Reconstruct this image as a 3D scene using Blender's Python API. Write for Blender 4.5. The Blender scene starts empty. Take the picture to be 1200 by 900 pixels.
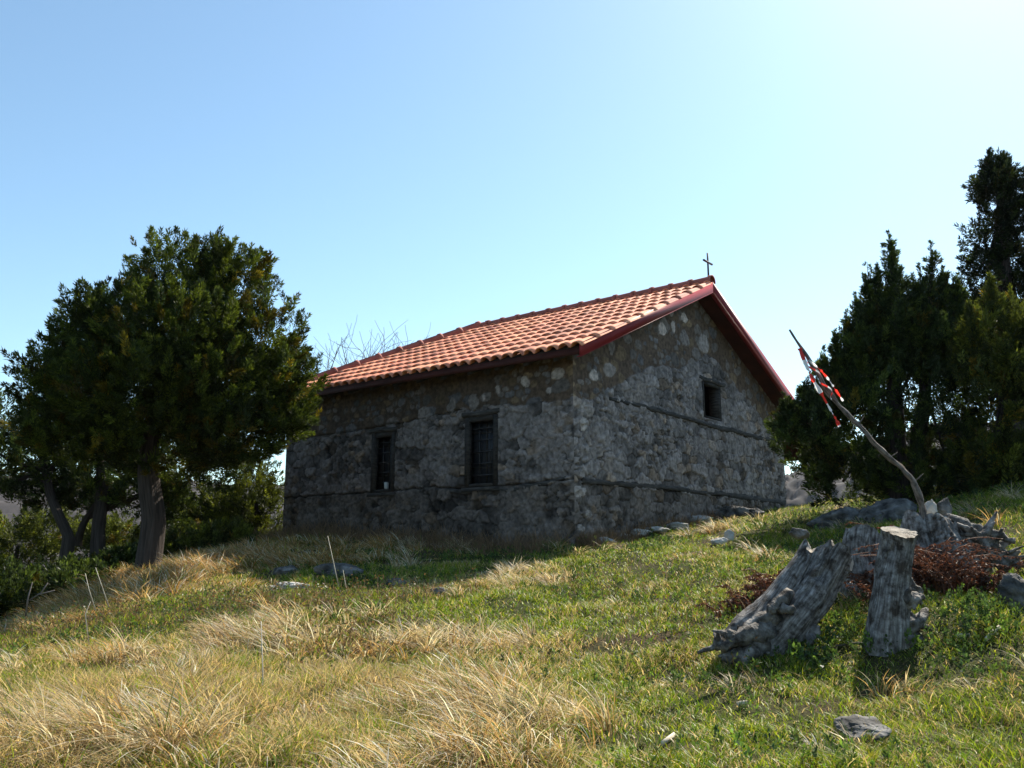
import bpy, math
import numpy as np
from math import radians, sin, cos, pi
rng = np.random.default_rng(7)
S = bpy.context.scene
COL = S.collection
# ---------------------------------------------------------------- camera, sky, sun
F = 1046.0; PITCH = math.atan(195 / F); EYE = 1.6
cd = bpy.data.cameras.new('camera'); cam = bpy.data.objects.new('camera', cd); COL.objects.link(cam)
cd.sensor_fit = 'HORIZONTAL'; cd.sensor_width = 36; cd.lens = F / 1200 * 36; cd.clip_end = 9000; cd.clip_start = .05
cam.location = (0, 0, EYE); cam.rotation_euler = (pi / 2 + PITCH, 0, 0); S.camera = cam
SUN_AZ, SUN_EL = radians(37.2), radians(47.0)
SUNV = np.array([sin(SUN_AZ) * cos(SUN_EL), cos(SUN_AZ) * cos(SUN_EL), sin(SUN_EL)])
w = bpy.data.worlds.new('World'); S.world = w; w.use_nodes = True
nt = w.node_tree; bg = nt.nodes['Background']
sky = nt.nodes.new('ShaderNodeTexSky'); sky.sky_type = 'NISHITA'; sky.sun_disc = False
sky.sun_elevation = SUN_EL; sky.sun_rotation = SUN_AZ; sky.altitude = 600; sky.air_density = 1.0; sky.dust_density = .75; sky.ozone_density = 1.3
tint = nt.nodes.new('ShaderNodeMix'); tint.data_type = 'RGBA'; tint.blend_type = 'MULTIPLY'; tint.inputs[0].default_value = 1; tint.inputs[7].default_value = (.965, 1.085, 1.01, 1)
nt.links.new(sky.outputs[0], tint.inputs[6]); nt.links.new(tint.outputs[2], bg.inputs[0]); bg.inputs[1].default_value = .108
sl = bpy.data.lights.new('sun', 'SUN'); sl.energy = 5.0; sl.angle = radians(.53); sl.color = (1, .93, .80)
so = bpy.data.objects.new('sun', sl); COL.objects.link(so)
from mathutils import Vector
so.rotation_euler = Vector(-SUNV).to_track_quat('-Z', 'Y').to_euler()
S.view_settings.view_transform = 'Standard'; S.view_settings.look = 'None'; S.view_settings.gamma = 1
S.view_settings.exposure = 0.94
try:
    S.cycles.max_bounces = 6; S.cycles.transparent_max_bounces = 8; S.cycles.diffuse_bounces = 3
except Exception: pass

# ---------------------------------------------------------------- helpers
def ray(x, y):
    r = (x - 600) / F; u = (450 - y) / F
    return np.array([r, cos(PITCH) - u * sin(PITCH), sin(PITCH) + u * cos(PITCH)])
def at(x, y, d):
    v = ray(x, y); return np.array([0, 0, EYE]) + v * d / v[1]
def hsh(i, j, s): 
    v = np.sin(i * 127.1 + j * 311.7 + s * 74.7) * 43758.5453
    return v - np.floor(v)
def vn(x, y, s=0):
    x = np.asarray(x, float); y = np.asarray(y, float)
    i = np.floor(x); j = np.floor(y); fx = x - i; fy = y - j
    fx = fx * fx * (3 - 2 * fx); fy = fy * fy * (3 - 2 * fy)
    return (hsh(i, j, s) * (1 - fx) + hsh(i + 1, j, s) * fx) * (1 - fy) + (hsh(i, j + 1, s) * (1 - fx) + hsh(i + 1, j + 1, s) * fx) * fy
def fbm(x, y, o=4, s=0):
    r = 0; a = .5; t = 0
    for k in range(o):
        r = r + a * vn(x * 2 ** k, y * 2 ** k, s + k * 3.7); t += a; a *= .5
    return r / t
def vn3(p, sc, s=0):
    x, y, z = p[:, 0] * sc, p[:, 1] * sc, p[:, 2] * sc
    return (vn(x + z * .37, y + z * .71, s) + vn(y - x * .3, z + x * .45, s + 9) + vn(z + y * .33, x - y * .41, s + 17)) / 3
def sst(a, b, x):
    t = np.clip((x - a) / (b - a), 0, 1); return t * t * (3 - 2 * t)

def mesh_np(name, V, loops, sizes, mat, parent=None, col=None, uv=None, smooth=True):
    V = np.asarray(V, np.float32); loops = np.asarray(loops, np.int32).ravel(); sizes = np.asarray(sizes, np.int32)
    me = bpy.data.meshes.new(name)
    me.vertices.add(len(V)); me.vertices.foreach_set('co', V.ravel())
    me.loops.add(len(loops)); me.loops.foreach_set('vertex_index', loops)
    me.polygons.add(len(sizes)); st = np.zeros(len(sizes), np.int32); st[1:] = np.cumsum(sizes)[:-1]
    me.polygons.foreach_set('loop_start', st); me.polygons.foreach_set('loop_total', sizes)
    if smooth: me.polygons.foreach_set('use_smooth', np.ones(len(sizes), bool))
    if uv is not None:
        l = me.uv_layers.new(name='UVMap'); l.data.foreach_set('uv', np.asarray(uv, np.float32)[loops].ravel())
    if col is not None:
        c = np.ones((len(V), 4), np.float32); c[:, :3] = np.clip(col, 0, 1)
        a = me.color_attributes.new('Col', 'FLOAT_COLOR', 'POINT'); a.data.foreach_set('color', c.ravel())
    me.update(calc_edges=True); me.validate()
    if mat: me.materials.append(mat)
    o = bpy.data.objects.new(name, me); COL.objects.link(o)
    if parent is not None: o.parent = parent
    return o
class MB:
    def __init__(s): s.V = []; s.L = []; s.Z = []; s.C = []; s.U = []; s.n = 0
    def add(s, V, faces, col=None, uv=None):
        V = np.asarray(V, float).reshape(-1, 3)
        faces = [np.asarray(f) for f in faces] if not isinstance(faces, np.ndarray) else faces
        if isinstance(faces, np.ndarray):
            s.L.append((faces + s.n).ravel()); s.Z.append(np.full(len(faces), faces.shape[1]))
        else:
            for f in faces: s.L.append(f + s.n); s.Z.append(np.array([len(f)]))
        s.V.append(V); s.n += len(V)
        s.C.append(np.broadcast_to(np.asarray(col if col is not None else (.5, .5, .5), float), (len(V), 3)))
        s.U.append(uv if uv is not None else V[:, :2])
        return s
    def box(s, c, dx, dy, dz, jit=0, col=None):
        c = np.asarray(c, float); dx = np.asarray(dx, float); dy = np.asarray(dy, float); dz = np.asarray(dz, float)
        V = np.array([c + i * dx + j * dy + k * dz for k in (-1, 1) for j in (-1, 1) for i in (-1, 1)])
        if jit: V = V + rng.normal(0, jit, V.shape)
        return s.add(V, np.array([[0, 2, 3, 1], [4, 5, 7, 6], [0, 1, 5, 4], [2, 6, 7, 3], [0, 4, 6, 2], [1, 3, 7, 5]]), col)
    def tube(s, P, R, n=8, col=None, caps=True, rough=0, seed=0, flat=1.0):
        P = np.asarray(P, float); m = len(P); R = np.broadcast_to(np.asarray(R, float), (m,))
        T = np.gradient(P, axis=0); T /= np.linalg.norm(T, axis=1)[:, None] + 1e-9
        ref = np.array([0, 0, 1.]) if abs(T[0][2]) < .8 else np.array([1., 0, 0])
        V = []; U = []; th = np.arange(n) / n * 2 * pi; acc = 0
        for i in range(m):
            a = ref - T[i] * (ref @ T[i]); a /= np.linalg.norm(a) + 1e-9; b = np.cross(T[i], a); ref = a
            if i: acc += np.linalg.norm(P[i] - P[i - 1])
            r = R[i] * (1 + (rough * (vn(th / pi * 3 + seed, acc * 9 + 0 * th, seed) - .5) if rough else 0))
            V.append(P[i] + (np.cos(th) * r)[:, None] * a + (np.sin(th) * r * flat)[:, None] * b)
            U.append(np.stack([th / 2 / pi, np.full(n, acc)], 1))
        V = np.concatenate(V); U = np.concatenate(U)
        i = np.arange(m - 1)[:, None] * n; j = np.arange(n)[None]; k = (j + 1) % n
        Fq = np.stack([i + j, i + k, i + n + k, i + n + j], -1).reshape(-1, 4)
        s.add(V, Fq, col, U)
        if caps:
            s.L.append(np.arange(n)[::-1] + s.n - m * n); s.Z.append(np.array([n])); s.L.append(np.arange(n) + s.n - n); s.Z.append(np.array([n]))
        return s
    def build(s, name, mat, parent=None, smooth=True):
        return mesh_np(name, np.concatenate(s.V), np.concatenate(s.L), np.concatenate(s.Z), mat, parent, np.concatenate(s.C), np.concatenate(s.U), smooth)
def tag(o, label=None, cat=None, group=None, kind=None):
    for k, v in (('label', label), ('category', cat), ('group', group), ('kind', kind)):
        if v: o[k] = v
    return o
def thing(name, label, cat, loc=(0, 0, 0), group=None):
    o = bpy.data.objects.new(name, None); COL.objects.link(o); o.empty_display_size = .2
    o.location = [float(v) for v in loc]; return tag(o, label, cat, group)
def adopt(o, kids):       # parent meshes that were made in world space, keeping them in place
    from mathutils import Matrix
    for k in kids:
        k.parent = o; k.matrix_parent_inverse = Matrix.Translation(-o.location)

# ---------------------------------------------------------------- materials
def newmat(name):
    m = bpy.data.materials.new(name); m.use_nodes = True
    return m, m.node_tree.nodes, m.node_tree.links, m.node_tree.nodes['Principled BSDF']
def noise_mat(name, c1, c2, scale=8, rough=.85, bump=.3, bscale=None, stretch=(1, 1, 1), attr=False, uv=False, spec=.3, bdist=.02, detail=6, patch=None):
    m, N, L, B = newmat(name)
    B.inputs['Roughness'].default_value = rough; B.inputs['Specular IOR Level'].default_value = spec
    tc = N.new('ShaderNodeTexCoord'); mp = N.new('ShaderNodeMapping'); mp.inputs['Scale'].default_value = stretch
    L.new(tc.outputs['UV' if uv else 'Object'], mp.inputs[0])
    n = N.new('ShaderNodeTexNoise'); n.inputs['Scale'].default_value = scale; n.inputs['Detail'].default_value = detail; L.new(mp.outputs[0], n.inputs['Vector'])
    r = N.new('ShaderNodeValToRGB'); r.color_ramp.elements[0].position = .3; r.color_ramp.elements[1].position = .7
    r.color_ramp.elements[0].color = (*c1, 1); r.color_ramp.elements[1].color = (*c2, 1)
    L.new(n.outputs[0], r.inputs[0]); out = r.outputs[0]
    if attr:
        a = N.new('ShaderNodeVertexColor'); a.layer_name = 'Col'
        x = N.new('ShaderNodeMix'); x.data_type = 'RGBA'; x.blend_type = 'MULTIPLY'; x.inputs[0].default_value = 1
        L.new(a.outputs[0], x.inputs[6]); L.new(out, x.inputs[7]); out = x.outputs[2]
    if patch:
        sc_, lo_, hi_ = patch; n3 = N.new('ShaderNodeTexNoise'); n3.inputs['Scale'].default_value = sc_; n3.inputs['Detail'].default_value = 7; n3.inputs['Roughness'].default_value = .65; L.new(tc.outputs['Object'], n3.inputs['Vector'])
        r3 = N.new('ShaderNodeValToRGB'); r3.color_ramp.elements[0].position = .38; r3.color_ramp.elements[1].position = .62; r3.color_ramp.elements[0].color = (*lo_, 1); r3.color_ramp.elements[1].color = (*hi_, 1); L.new(n3.outputs[0], r3.inputs[0])
        x3 = N.new('ShaderNodeMix'); x3.data_type = 'RGBA'; x3.blend_type = 'MULTIPLY'; x3.inputs[0].default_value = 1; L.new(out, x3.inputs[6]); L.new(r3.outputs[0], x3.inputs[7]); out = x3.outputs[2]
    L.new(out, B.inputs['Base Color'])
    if bump:
        n2 = N.new('ShaderNodeTexNoise'); n2.inputs['Scale'].default_value = bscale or scale * 3; n2.inputs['Detail'].default_value = 8; L.new(mp.outputs[0], n2.inputs['Vector'])
        b = N.new('ShaderNodeBump'); b.inputs['Strength'].default_value = bump; b.inputs['Distance'].default_value = bdist
        L.new(n2.outputs[0], b.inputs['Height']); L.new(b.outputs[0], B.inputs['Normal'])
    return m
def leaf_mat(name, trans=.35, gloss=.04, tint=(1, 1, 1)):
    m, N, L, B = newmat(name); N.remove(B); out = N['Material Output']
    a = N.new('ShaderNodeVertexColor'); a.layer_name = 'Col'
    d = N.new('ShaderNodeBsdfDiffuse'); t = N.new('ShaderNodeBsdfTranslucent'); g = N.new('ShaderNodeBsdfGlossy'); g.inputs['Roughness'].default_value = .45
    mx = N.new('ShaderNodeMixShader'); mx.inputs[0].default_value = trans; m2 = N.new('ShaderNodeMixShader'); m2.inputs[0].default_value = gloss
    x = N.new('ShaderNodeMix'); x.data_type = 'RGBA'; x.blend_type = 'MULTIPLY'; x.inputs[0].default_value = 1; x.inputs[7].default_value = (*tint, 1)
    L.new(a.outputs[0], x.inputs[6]); L.new(a.outputs[0], d.inputs[0]); L.new(x.outputs[2], t.inputs[0])
    L.new(d.outputs[0], mx.inputs[1]); L.new(t.outputs[0], mx.inputs[2]); L.new(mx.outputs[0], m2.inputs[1]); L.new(g.outputs[0], m2.inputs[2]); L.new(m2.outputs[0], out.inputs[0])
    return m
W1 = (.75, .75, .75); W2 = (1.2, 1.2, 1.2)
M = dict(
    wall=noise_mat('rubble_stone', (.405, .345, .32), (1.0, .85, .79), 14, .92, .6, 38, attr=True, bdist=.012, spec=.2),
    tile=noise_mat('terracotta', (.82, .80, .78), (1.1, 1.1, 1.1), 3.5, .75, .12, 60, attr=True, spec=.25, bdist=.004, patch=(1.6, (.74, .70, .68), (1.08, 1.06, 1.05))),
    redmetal=noise_mat('red_painted_metal', (.23, .022, .026), (.30, .032, .036), 3, .5, .04, 12, spec=.3, bdist=.003),
    darkwood=noise_mat('dark_weathered_wood', (.02, .015, .012), (.06, .05, .042), 6, .85, .6, 22, stretch=(1, 1, 5), bdist=.01),
    beam=noise_mat('old_beam_wood', (.025, .02, .017), (.10, .088, .078), 5, .9, .8, 16, stretch=(1.2, 1.2, 7), bdist=.012),
    room=noise_mat('dark_interior', (.03, .028, .026), (.05, .045, .04), 3, .95, 0),
    iron=noise_mat('dark_iron', (.015, .015, .016), (.035, .03, .028), 20, .55, .1, spec=.5),
    stump=noise_mat('grey_dead_wood', (.045, .036, .03), (.30, .28, .262), 1.0, .85, 1.0, 2.0, stretch=(52, 6, 1), uv=True, bdist=.015, patch=(13, (.28, .23, .19), (1.5, 1.5, 1.5))),
    root=noise_mat('grey_root_wood', (.04, .033, .028), (.30, .275, .25), 14, .85, 1.0, 40, bdist=.02, patch=(9, (.3, .26, .22), (1.3, 1.3, 1.3))),
    cut=noise_mat('sawn_wood_face', (.16, .13, .10), (.38, .34, .29), 9, .85, .6, 40, stretch=(1, 1, 1), bdist=.006),
    bark=noise_mat('juniper_bark', (.022, .016, .012), (.085, .064, .052), 1.0, .9, .9, 2.0, stretch=(30, 2.2, 1), uv=True, bdist=.03),
    twig=noise_mat('grey_twig', (.10, .085, .075), (.2, .17, .15), 10, .85, .2),
    palestick=noise_mat('pale_stick', (.45, .38, .28), (.65, .57, .45), 20, .8, .2),
    branch=noise_mat('barked_branch', (.045, .034, .028), (.27, .23, .20), 1.0, .8, 1.0, 4, stretch=(9, 16, 1), uv=True, bdist=.01),
    rock=noise_mat('limestone_rock', (.035, .033, .031), (.21, .20, .19), 7, .9, 1.0, 22, bdist=.03, patch=(3, (.5, .48, .45), (1.2, 1.2, 1.2))),
    palerock=noise_mat('pale_limestone', (.26, .245, .22), (.55, .52, .47), 6, .9, .7, 20, bdist=.02),
    leaf=leaf_mat('juniper_leaf', .38, .015, (1.1, 1.15, .6)),
    grass=leaf_mat('grass_blade', .45, .03, (1.08, 1.04, .8)),
    dead=leaf_mat('dead_frond', .35, .03, (1.2, .9, .7)),
)
def ground_mat():
    m, N, L, B = newmat('meadow_soil'); B.inputs['Roughness'].default_value = .95; B.inputs['Specular IOR Level'].default_value = .1
    tc = N.new('ShaderNodeTexCoord')
    def nz(s, d=6):
        n = N.new('ShaderNodeTexNoise'); n.inputs['Scale'].default_value = s; n.inputs['Detail'].default_value = d; L.new(tc.outputs['Object'], n.inputs['Vector']); return n
    def ramp(src, stops):
        r = N.new('ShaderNodeValToRGB'); e = r.color_ramp.elements
        while len(e) < len(stops): e.new(.5)
        for q, (p, c) in zip(e, stops): q.position = p; q.color = (*c, 1)
        L.new(src.outputs[0], r.inputs[0]); return r
    a = ramp(nz(1.1), [(.3, (.035, .045, .01)), (.5, (.052, .055, .016)), (.62, (.065, .048, .026)), (.75, (.10, .074, .042))])
    b = ramp(nz(28, 8), [(.3, (.5, .5, .5)), (.7, (1.35, 1.3, 1.2))])
    x = N.new('ShaderNodeMix'); x.data_type = 'RGBA'; x.blend_type = 'MULTIPLY'; x.inputs[0].default_value = 1
    L.new(a.outputs[0], x.inputs[6]); L.new(b.outputs[0], x.inputs[7]); L.new(x.outputs[2], B.inputs['Base Color'])
    bp = N.new('ShaderNodeBump'); bp.inputs['Strength'].default_value = .8; bp.inputs['Distance'].default_value = .04
    L.new(nz(45, 8).outputs[0], bp.inputs['Height']); L.new(bp.outputs[0], B.inputs['Normal'])
    return m
M['ground'] = ground_mat()
M['hill'] = noise_mat('far_bare_wood', (.02, .018, .02), (.06, .05, .05), .25, .95, 0, attr=False)
def tape_mat():
    m, N, L, B = newmat('barrier_tape_plastic'); B.inputs['Roughness'].default_value = .35
    a = N.new('ShaderNodeVertexColor'); a.layer_name = 'Col'; L.new(a.outputs[0], B.inputs['Base Color'])
    t = N.new('ShaderNodeBsdfTranslucent'); L.new(a.outputs[0], t.inputs[0]); mx = N.new('ShaderNodeMixShader'); mx.inputs[0].default_value = .5
    L.new(B.outputs[0], mx.inputs[1]); L.new(t.outputs[0], mx.inputs[2]); L.new(mx.outputs[0], N['Material Output'].inputs[0]); return m
M['tape'] = tape_mat()
def glass_mat(name, c, r):
    m, N, L, B = newmat(name); B.inputs['Base Color'].default_value = (*c, 1); B.inputs['Roughness'].default_value = r; B.inputs['Specular IOR Level'].default_value = .4; return m
M['pane'] = glass_mat('dusty_pane', (.035, .037, .042), .35)
M['cup'] = glass_mat('milky_glass', (.45, .45, .42), .3)

# ---------------------------------------------------------------- building frame
C0 = at(674, 640, 14)
D1 = np.array([-.78716, .61675]); D2 = np.array([.61675, .78716])
L_, W_ = 7.18, 8.74
def bp(a, b, z): return np.array([C0[0] + a * D1[0] + b * D2[0], C0[1] + a * D1[1] + b * D2[1], z])
def bpv(a, b, z): return np.stack([C0[0] + a * D1[0] + b * D2[0], C0[1] + a * D1[1] + b * D2[1], z], -1)
def inb(x, y, m=0.0):
    a = (x - C0[0]) * D1[0] + (y - C0[1]) * D1[1]; b = (x - C0[0]) * D2[0] + (y - C0[1]) * D2[1]
    return (a > -m) & (a < L_ + m) & (b > -m) & (b < W_ + m)

# ---------------------------------------------------------------- terrain
cp = [(690, 640, 14), (560, 640, 15.2), (420, 634, 16.9), (332, 628, 18.4), (740, 631, 15.3), (800, 615, 17), (860, 605, 19), (922, 597, 20.9), (985, 592, 22),
      (600, 900, 4.7), (300, 900, 4.8), (0, 900, 5.0), (900, 900, 4.65), (1200, 900, 4.5), (600, 780, 7.3), (800, 790, 6.9), (300, 790, 7.2), (0, 815, 7.2), (1000, 800, 6.2),
      (700, 700, 9.9), (520, 715, 9.6), (350, 715, 9.8), (200, 735, 9.6), (100, 722, 11.2), (0, 775, 8.8), (290, 676, 13), (205, 684, 13.0), (172, 672, 14), (460, 695, 11.4),
      (600, 665, 12.4), (0, 738, 13), (-150, 770, 12), (75, 676, 17), (115, 672, 17), (1200, 745, 6.3), (1190, 690, 7.6), (1150, 662, 8.6), (1200, 630, 9.4), (1200, 568, 12), (1290, 550, 12),
      (1100, 596, 12.5), (1000, 600, 14.5), (900, 640, 12), (960, 610, 13), (880, 775, 6.7), (1042, 757, 6.7), (940, 690, 8.7), (1010, 655, 9.6), (820, 660, 11), (1080, 640, 9.6)]
CP = np.array([at(*c) for c in cp] + [[0, 0, 0], [-4, 1, -.3], [4, 1, .25], [0, -5, -.5], [0, 26, 1.9], [9, 22, 2.7], [12, 26, 1.6], [14, 16, 3.0], [-12, 20, -.4], [-14, 12, -.9], [-6, 26, 1.2], [11, 8, 2.2], [13, 3, 1.4], [-9, 4, -.6]])
def tpsk(r2): return np.where(r2 > 1e-9, .5 * r2 * np.log(r2 + 1e-12), 0)
_n = len(CP); K = tpsk(((CP[:, None, :2] - CP[None, :, :2]) ** 2).sum(-1)) + np.eye(_n) * .25
Pm = np.hstack([np.ones((_n, 1)), CP[:, :2]]); A = np.zeros((_n + 3, _n + 3)); A[:_n, :_n] = K; A[:_n, _n:] = Pm; A[_n:, :_n] = Pm.T
SOL = np.linalg.solve(A, np.concatenate([CP[:, 2], np.zeros(3)]))
def gz(x, y, detail=True):
    x = np.asarray(x, float); y = np.asarray(y, float); sh = x.shape; x = x.ravel(); y = y.ravel(); z = np.empty(len(x))
    for i in range(0, len(x), 20000):
        s = slice(i, i + 20000)
        xc = np.clip(x[s], -18, 18); yc = np.clip(y[s], -8, 30)
        r2 = (xc[:, None] - CP[None, :, 0]) ** 2 + (yc[:, None] - CP[None, :, 1]) ** 2
        z[s] = tpsk(r2) @ SOL[:_n] + SOL[_n] + SOL[_n + 1] * xc + SOL[_n + 2] * yc
    z = np.clip(z, -3, 3.4)
    r = np.hypot(x, y - 10); fall = sst(17, 60, r)
    z = z - fall * 14 - sst(50, 400, r) * 40
    if detail:
        near = 1 - sst(15, 30, r)
        z = z + near * ((fbm(x * .9, y * .9, 3, 5) - .5) * .20 + (fbm(x * 4, y * 4, 3, 8) - .5) * .05)
        z = z + (1 - near) * (fbm(x * .02, y * .02, 4, 3) - .5) * 10 * sst(40, 160, r)
    return z.reshape(sh)
def gz1(x, y): return float(gz(np.array([x]), np.array([y]))[0])
def gp(px, py, dmin=3.0, dmax=40):     # where a sight line meets the ground
    v = ray(px, py); d = np.linspace(dmin, dmax, 1500); X = v[0] / v[1] * d; Y = d; Z = EYE + v[2] / v[1] * d
    G = gz(X, Y); k = np.argmax(G >= Z)
    if not (G >= Z).any(): k = np.argmin(np.abs(G - Z))
    return np.array([X[k], Y[k], G[k]])
xs = np.concatenate([-np.geomspace(14, 5000, 46)[::-1], np.linspace(-13.9, 13.9, 300), np.geomspace(14, 5000, 46)])
ys = np.concatenate([-np.geomspace(4, 5000, 40)[::-1], np.linspace(-3.9, 25.9, 320), np.geomspace(26, 5000, 46)])
X, Y = np.meshgrid(xs, ys); Z = gz(X, Y); nx, ny = len(xs), len(ys)
i, j = np.meshgrid(np.arange(nx - 1), np.arange(ny - 1)); b_ = (j * nx + i).ravel()
tag(mesh_np('ground', np.stack([X, Y, Z], -1).reshape(-1, 3), np.stack([b_, b_ + 1, b_ + nx + 1, b_ + nx], -1), np.full(len(b_), 4), M['ground']), kind='structure')

# far wooded hills: a closed ridge line around the summit
def hills():
    nr = 190; az = np.sort(np.concatenate([np.linspace(0, 2 * pi, 420, endpoint=False), np.linspace(radians(10), radians(30), 110) + 1e-4])); na = len(az); rr = np.linspace(230, 620, nr)
    AZ, RR = np.meshgrid(az, rr)
    x = np.sin(AZ) * RR; y = np.cos(AZ) * RR
    prof = sst(230, 430, RR) * (1 - .25 * sst(450, 620, RR))
    bump = np.exp(-((AZ - radians(27)) / radians(11)) ** 2) * 30 + np.exp(-((AZ - radians(330)) / radians(30)) ** 2) * 8
    top = 18 + 4 * (vn(AZ * 4, 0 * AZ, 2) - .5) + bump
    z = -46 + prof * (top + 46) + (vn(x * .13, y * .13, 1) * 5 + vn(x * .27, y * .27, 5) * 5.5) * sst(235, 300, RR)
    V = np.stack([x, y, z], -1).reshape(-1, 3)
    i, j = np.meshgrid(np.arange(na), np.arange(nr - 1)); a = (j * na + i).ravel(); b = (j * na + (i + 1) % na).ravel()
    o = mesh_np('hills', V, np.stack([a, a + na, b + na, b], -1), np.full(len(a), 4), M['hill'], smooth=False)
    tag(o, kind='structure')
hills()

# ---------------------------------------------------------------- chapel
church = thing('stone_chapel', 'low grey rubble stone chapel with red tiled roof and iron cross', 'chapel', bp(0, 0, 1.66))
kids = []
EZ, RZ, HB = 4.72, 6.84, W_ / 2; OV = .35; AE = -.40; HE = 5.8; AF = 7.53
SL = (RZ - EZ) / (HB + OV)
def rz(b): return np.where(b < HB, EZ + SL * (b + OV), EZ + SL * (W_ + OV - b))
def cells(u, v, cu, cv, s):     # jittered-cell voronoi: F1, F2, id hash
    gu = u / cu; gv = v / cv; iv = np.floor(gv)
    f1 = np.full(u.shape, 9.); f2 = np.full(u.shape, 9.); idh = np.zeros(u.shape)
    for dj in (-1, 0, 1):
        rj = iv + dj; gi = gu + .5 * (np.mod(rj, 2)); iu = np.floor(gi)
        for di in (-1, 0, 1):
            ci = iu + di
            px = ci + .5 + (hsh(ci, rj, s) - .5) * .75; py = rj + .5 + (hsh(ci, rj, s + 1) - .5) * .6
            d = np.hypot(gi - px, (gv - py) * 1.0) 
            d = d * (.85 + .3 * hsh(ci, rj, s + 4))
            h = hsh(ci, rj, s + 2)
            m = d < f1; f2 = np.where(m, f1, np.minimum(f2, d)); idh = np.where(m, h, idh); f1 = np.where(m, d, f1)
    return f1, f2, idh
def stone_wall(name, U, topf, low, boundary, openings, mapf, nrm, seed, cracks, white_and_lit):
    res = .019
    us = np.arange(0, U + res, res); us[-1] = U; zs = np.arange(low, topf(np.array([U * .5, 0])).max() + 2 * res, res)
    for (u0, u1, z0, z1) in openings:
        for e in (u0, u1): us[np.argmin(abs(us - e))] = e
        for e in (z0, z1): zs[np.argmin(abs(zs - e))] = e
    Ug, Zg = np.meshgrid(us, zs); T = topf(Ug); keepv = Zg < T + res; Zc = np.minimum(Zg, T)
    wu = Ug + (fbm(Ug * 5, Zg * 5, 2, seed) - .5) * .10; wz = Zg + (fbm(Ug * 5, Zg * 5, 2, seed + 5) - .5) * .08
    fa1, fa2, ida = cells(wu, wz, .31, .19, seed); fb1, fb2, idb = cells(wu, wz, .15, .105, seed + 20)
    mix = vn(Ug * 1.1, Zg * 1.1, seed + 31) > .52
    f1 = np.where(mix, fb1, fa1); f2 = np.where(mix, fb2, fa2); idh = np.where(mix, idb, ida)
    edge = np.clip((f2 - f1) / .22, 0, 1)
    bnd = boundary(Ug) + (fbm(Ug * 3, Zg * 0, 3, seed + 2) - .5) * .14
    up = sst(-.012, .012, Zg - bnd); lo = 1 - sst(-.03, .03, Zg - 2.68 - .02 * np.sin(Ug * 3))
    # middle: tight rubble with lime wash; recessed joints where the mortar has gone
    n1 = fbm(Ug * 2.2, Zg * 2.2, 4, seed + 3); n2 = fbm(Ug * 9, Zg * 9, 3, seed + 4); n3 = fbm(Ug * 30, Zg * 30, 2, seed + 6)
    wash = sst(.45, .62, n1)
    joint = (1 - sst(.04, .36, edge)) * (1 - .6 * wash) * (.45 + .75 * vn(Ug * 3.1, Zg * 3.1, seed + 71))
    disp = .034 * (idh - .5) + .034 * n2 + .016 * n3 - .075 * joint
    v = .13 + .34 * idh + .22 * (n2 - .5)
    col = np.stack([v * 1.0, v * .985, v * .96], -1)
    warm = (hsh(np.floor(idh * 999), 3, 1) > .8)[..., None]; col = np.where(warm, col * [1.15, 1.0, .82], col)
    washc = np.array([.36, .355, .345]) * (.8 + .4 * n2)[..., None]
    col = col * (1 - .65 * wash[..., None]) + washc * .65 * wash[..., None]
    col = col * (1 - .68 * joint[..., None])
    # irregular cracks with a shadow gap
    ck = np.abs(fbm(Ug * 1.7, Zg * 2.6, 4, seed + 12) - .5); ckm = (1 - sst(.004, .016, ck)) * sst(.5, .6, vn(Ug * 1.3, Zg * 1.9, seed + 14))
    disp = disp - .035 * ckm; col = col * (1 - .6 * ckm[..., None])
    # lower band, darker and dirtier
    colL = col * np.array([.62, .6, .57]) * (.8 + .5 * n1)[..., None]; col = col * (1 - lo[..., None]) + colL * lo[..., None]; disp = disp + lo * .012 * (n2 - .3)
    # upper band: newer mortar, scattered flat stones
    ga = cells(wu * .93 + 3, wz * .86, .34, .22, seed + 40); gb = cells(wu + 1, wz, .19, .125, seed + 45); mx_ = vn(Ug * 1.6, Zg * 1.6, seed + 48) > .55; g1, g2, gid = [np.where(mx_, q2, q1) for q1, q2 in zip(ga, gb)]
    st = (hsh(np.floor(gid * 9999), 7, seed) < .68) & (g1 < .34 + .25 * hsh(np.floor(gid * 9999), 5, seed)) & (g2 - g1 > .10 + .16 * n2)
    sm = st * 1.0
    mort = np.array([.17, .135, .10]) * (.72 + .6 * fbm(Ug * 3, Zg * 3, 4, seed + 50))[..., None]
    gv = .17 + .15 * hsh(np.floor(gid * 9999), 9, seed); gcol = np.stack([gv, gv * .97, gv * .9], -1)
    tint = hsh(np.floor(gid * 9999), 11, seed)[..., None]
    gcol = np.where(tint > .72, gcol * [1.15, .95, .66], gcol); gcol = np.where(tint < .25, gcol * [.88, .97, 1.1], gcol)
    cu = mort * (1 - sm[..., None]) + gcol * (.85 + .3 * n2)[..., None] * sm[..., None]
    du = -.012 + .012 * n2 + .008 * sm + .004 * n3 
    col = col * (1 - up[..., None]) + cu * up[..., None]; disp = disp * (1 - up) + du * up
    for (a0, z0, ra, rzz, val) in white_and_lit:
        d = np.hypot((wu - a0) / ra, (wz - z0) / rzz) + .35 * (n2 - .5) + .25 * (n3 - .5)
        m = (1 - sst(.9, 1.0, d))[..., None]; col = col * (1 - m) + 1.35 * np.array([val, val * .98, val * .93]) * (.8 + .4 * n3)[..., None] * m; disp = disp + m[..., 0] * .012
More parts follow.
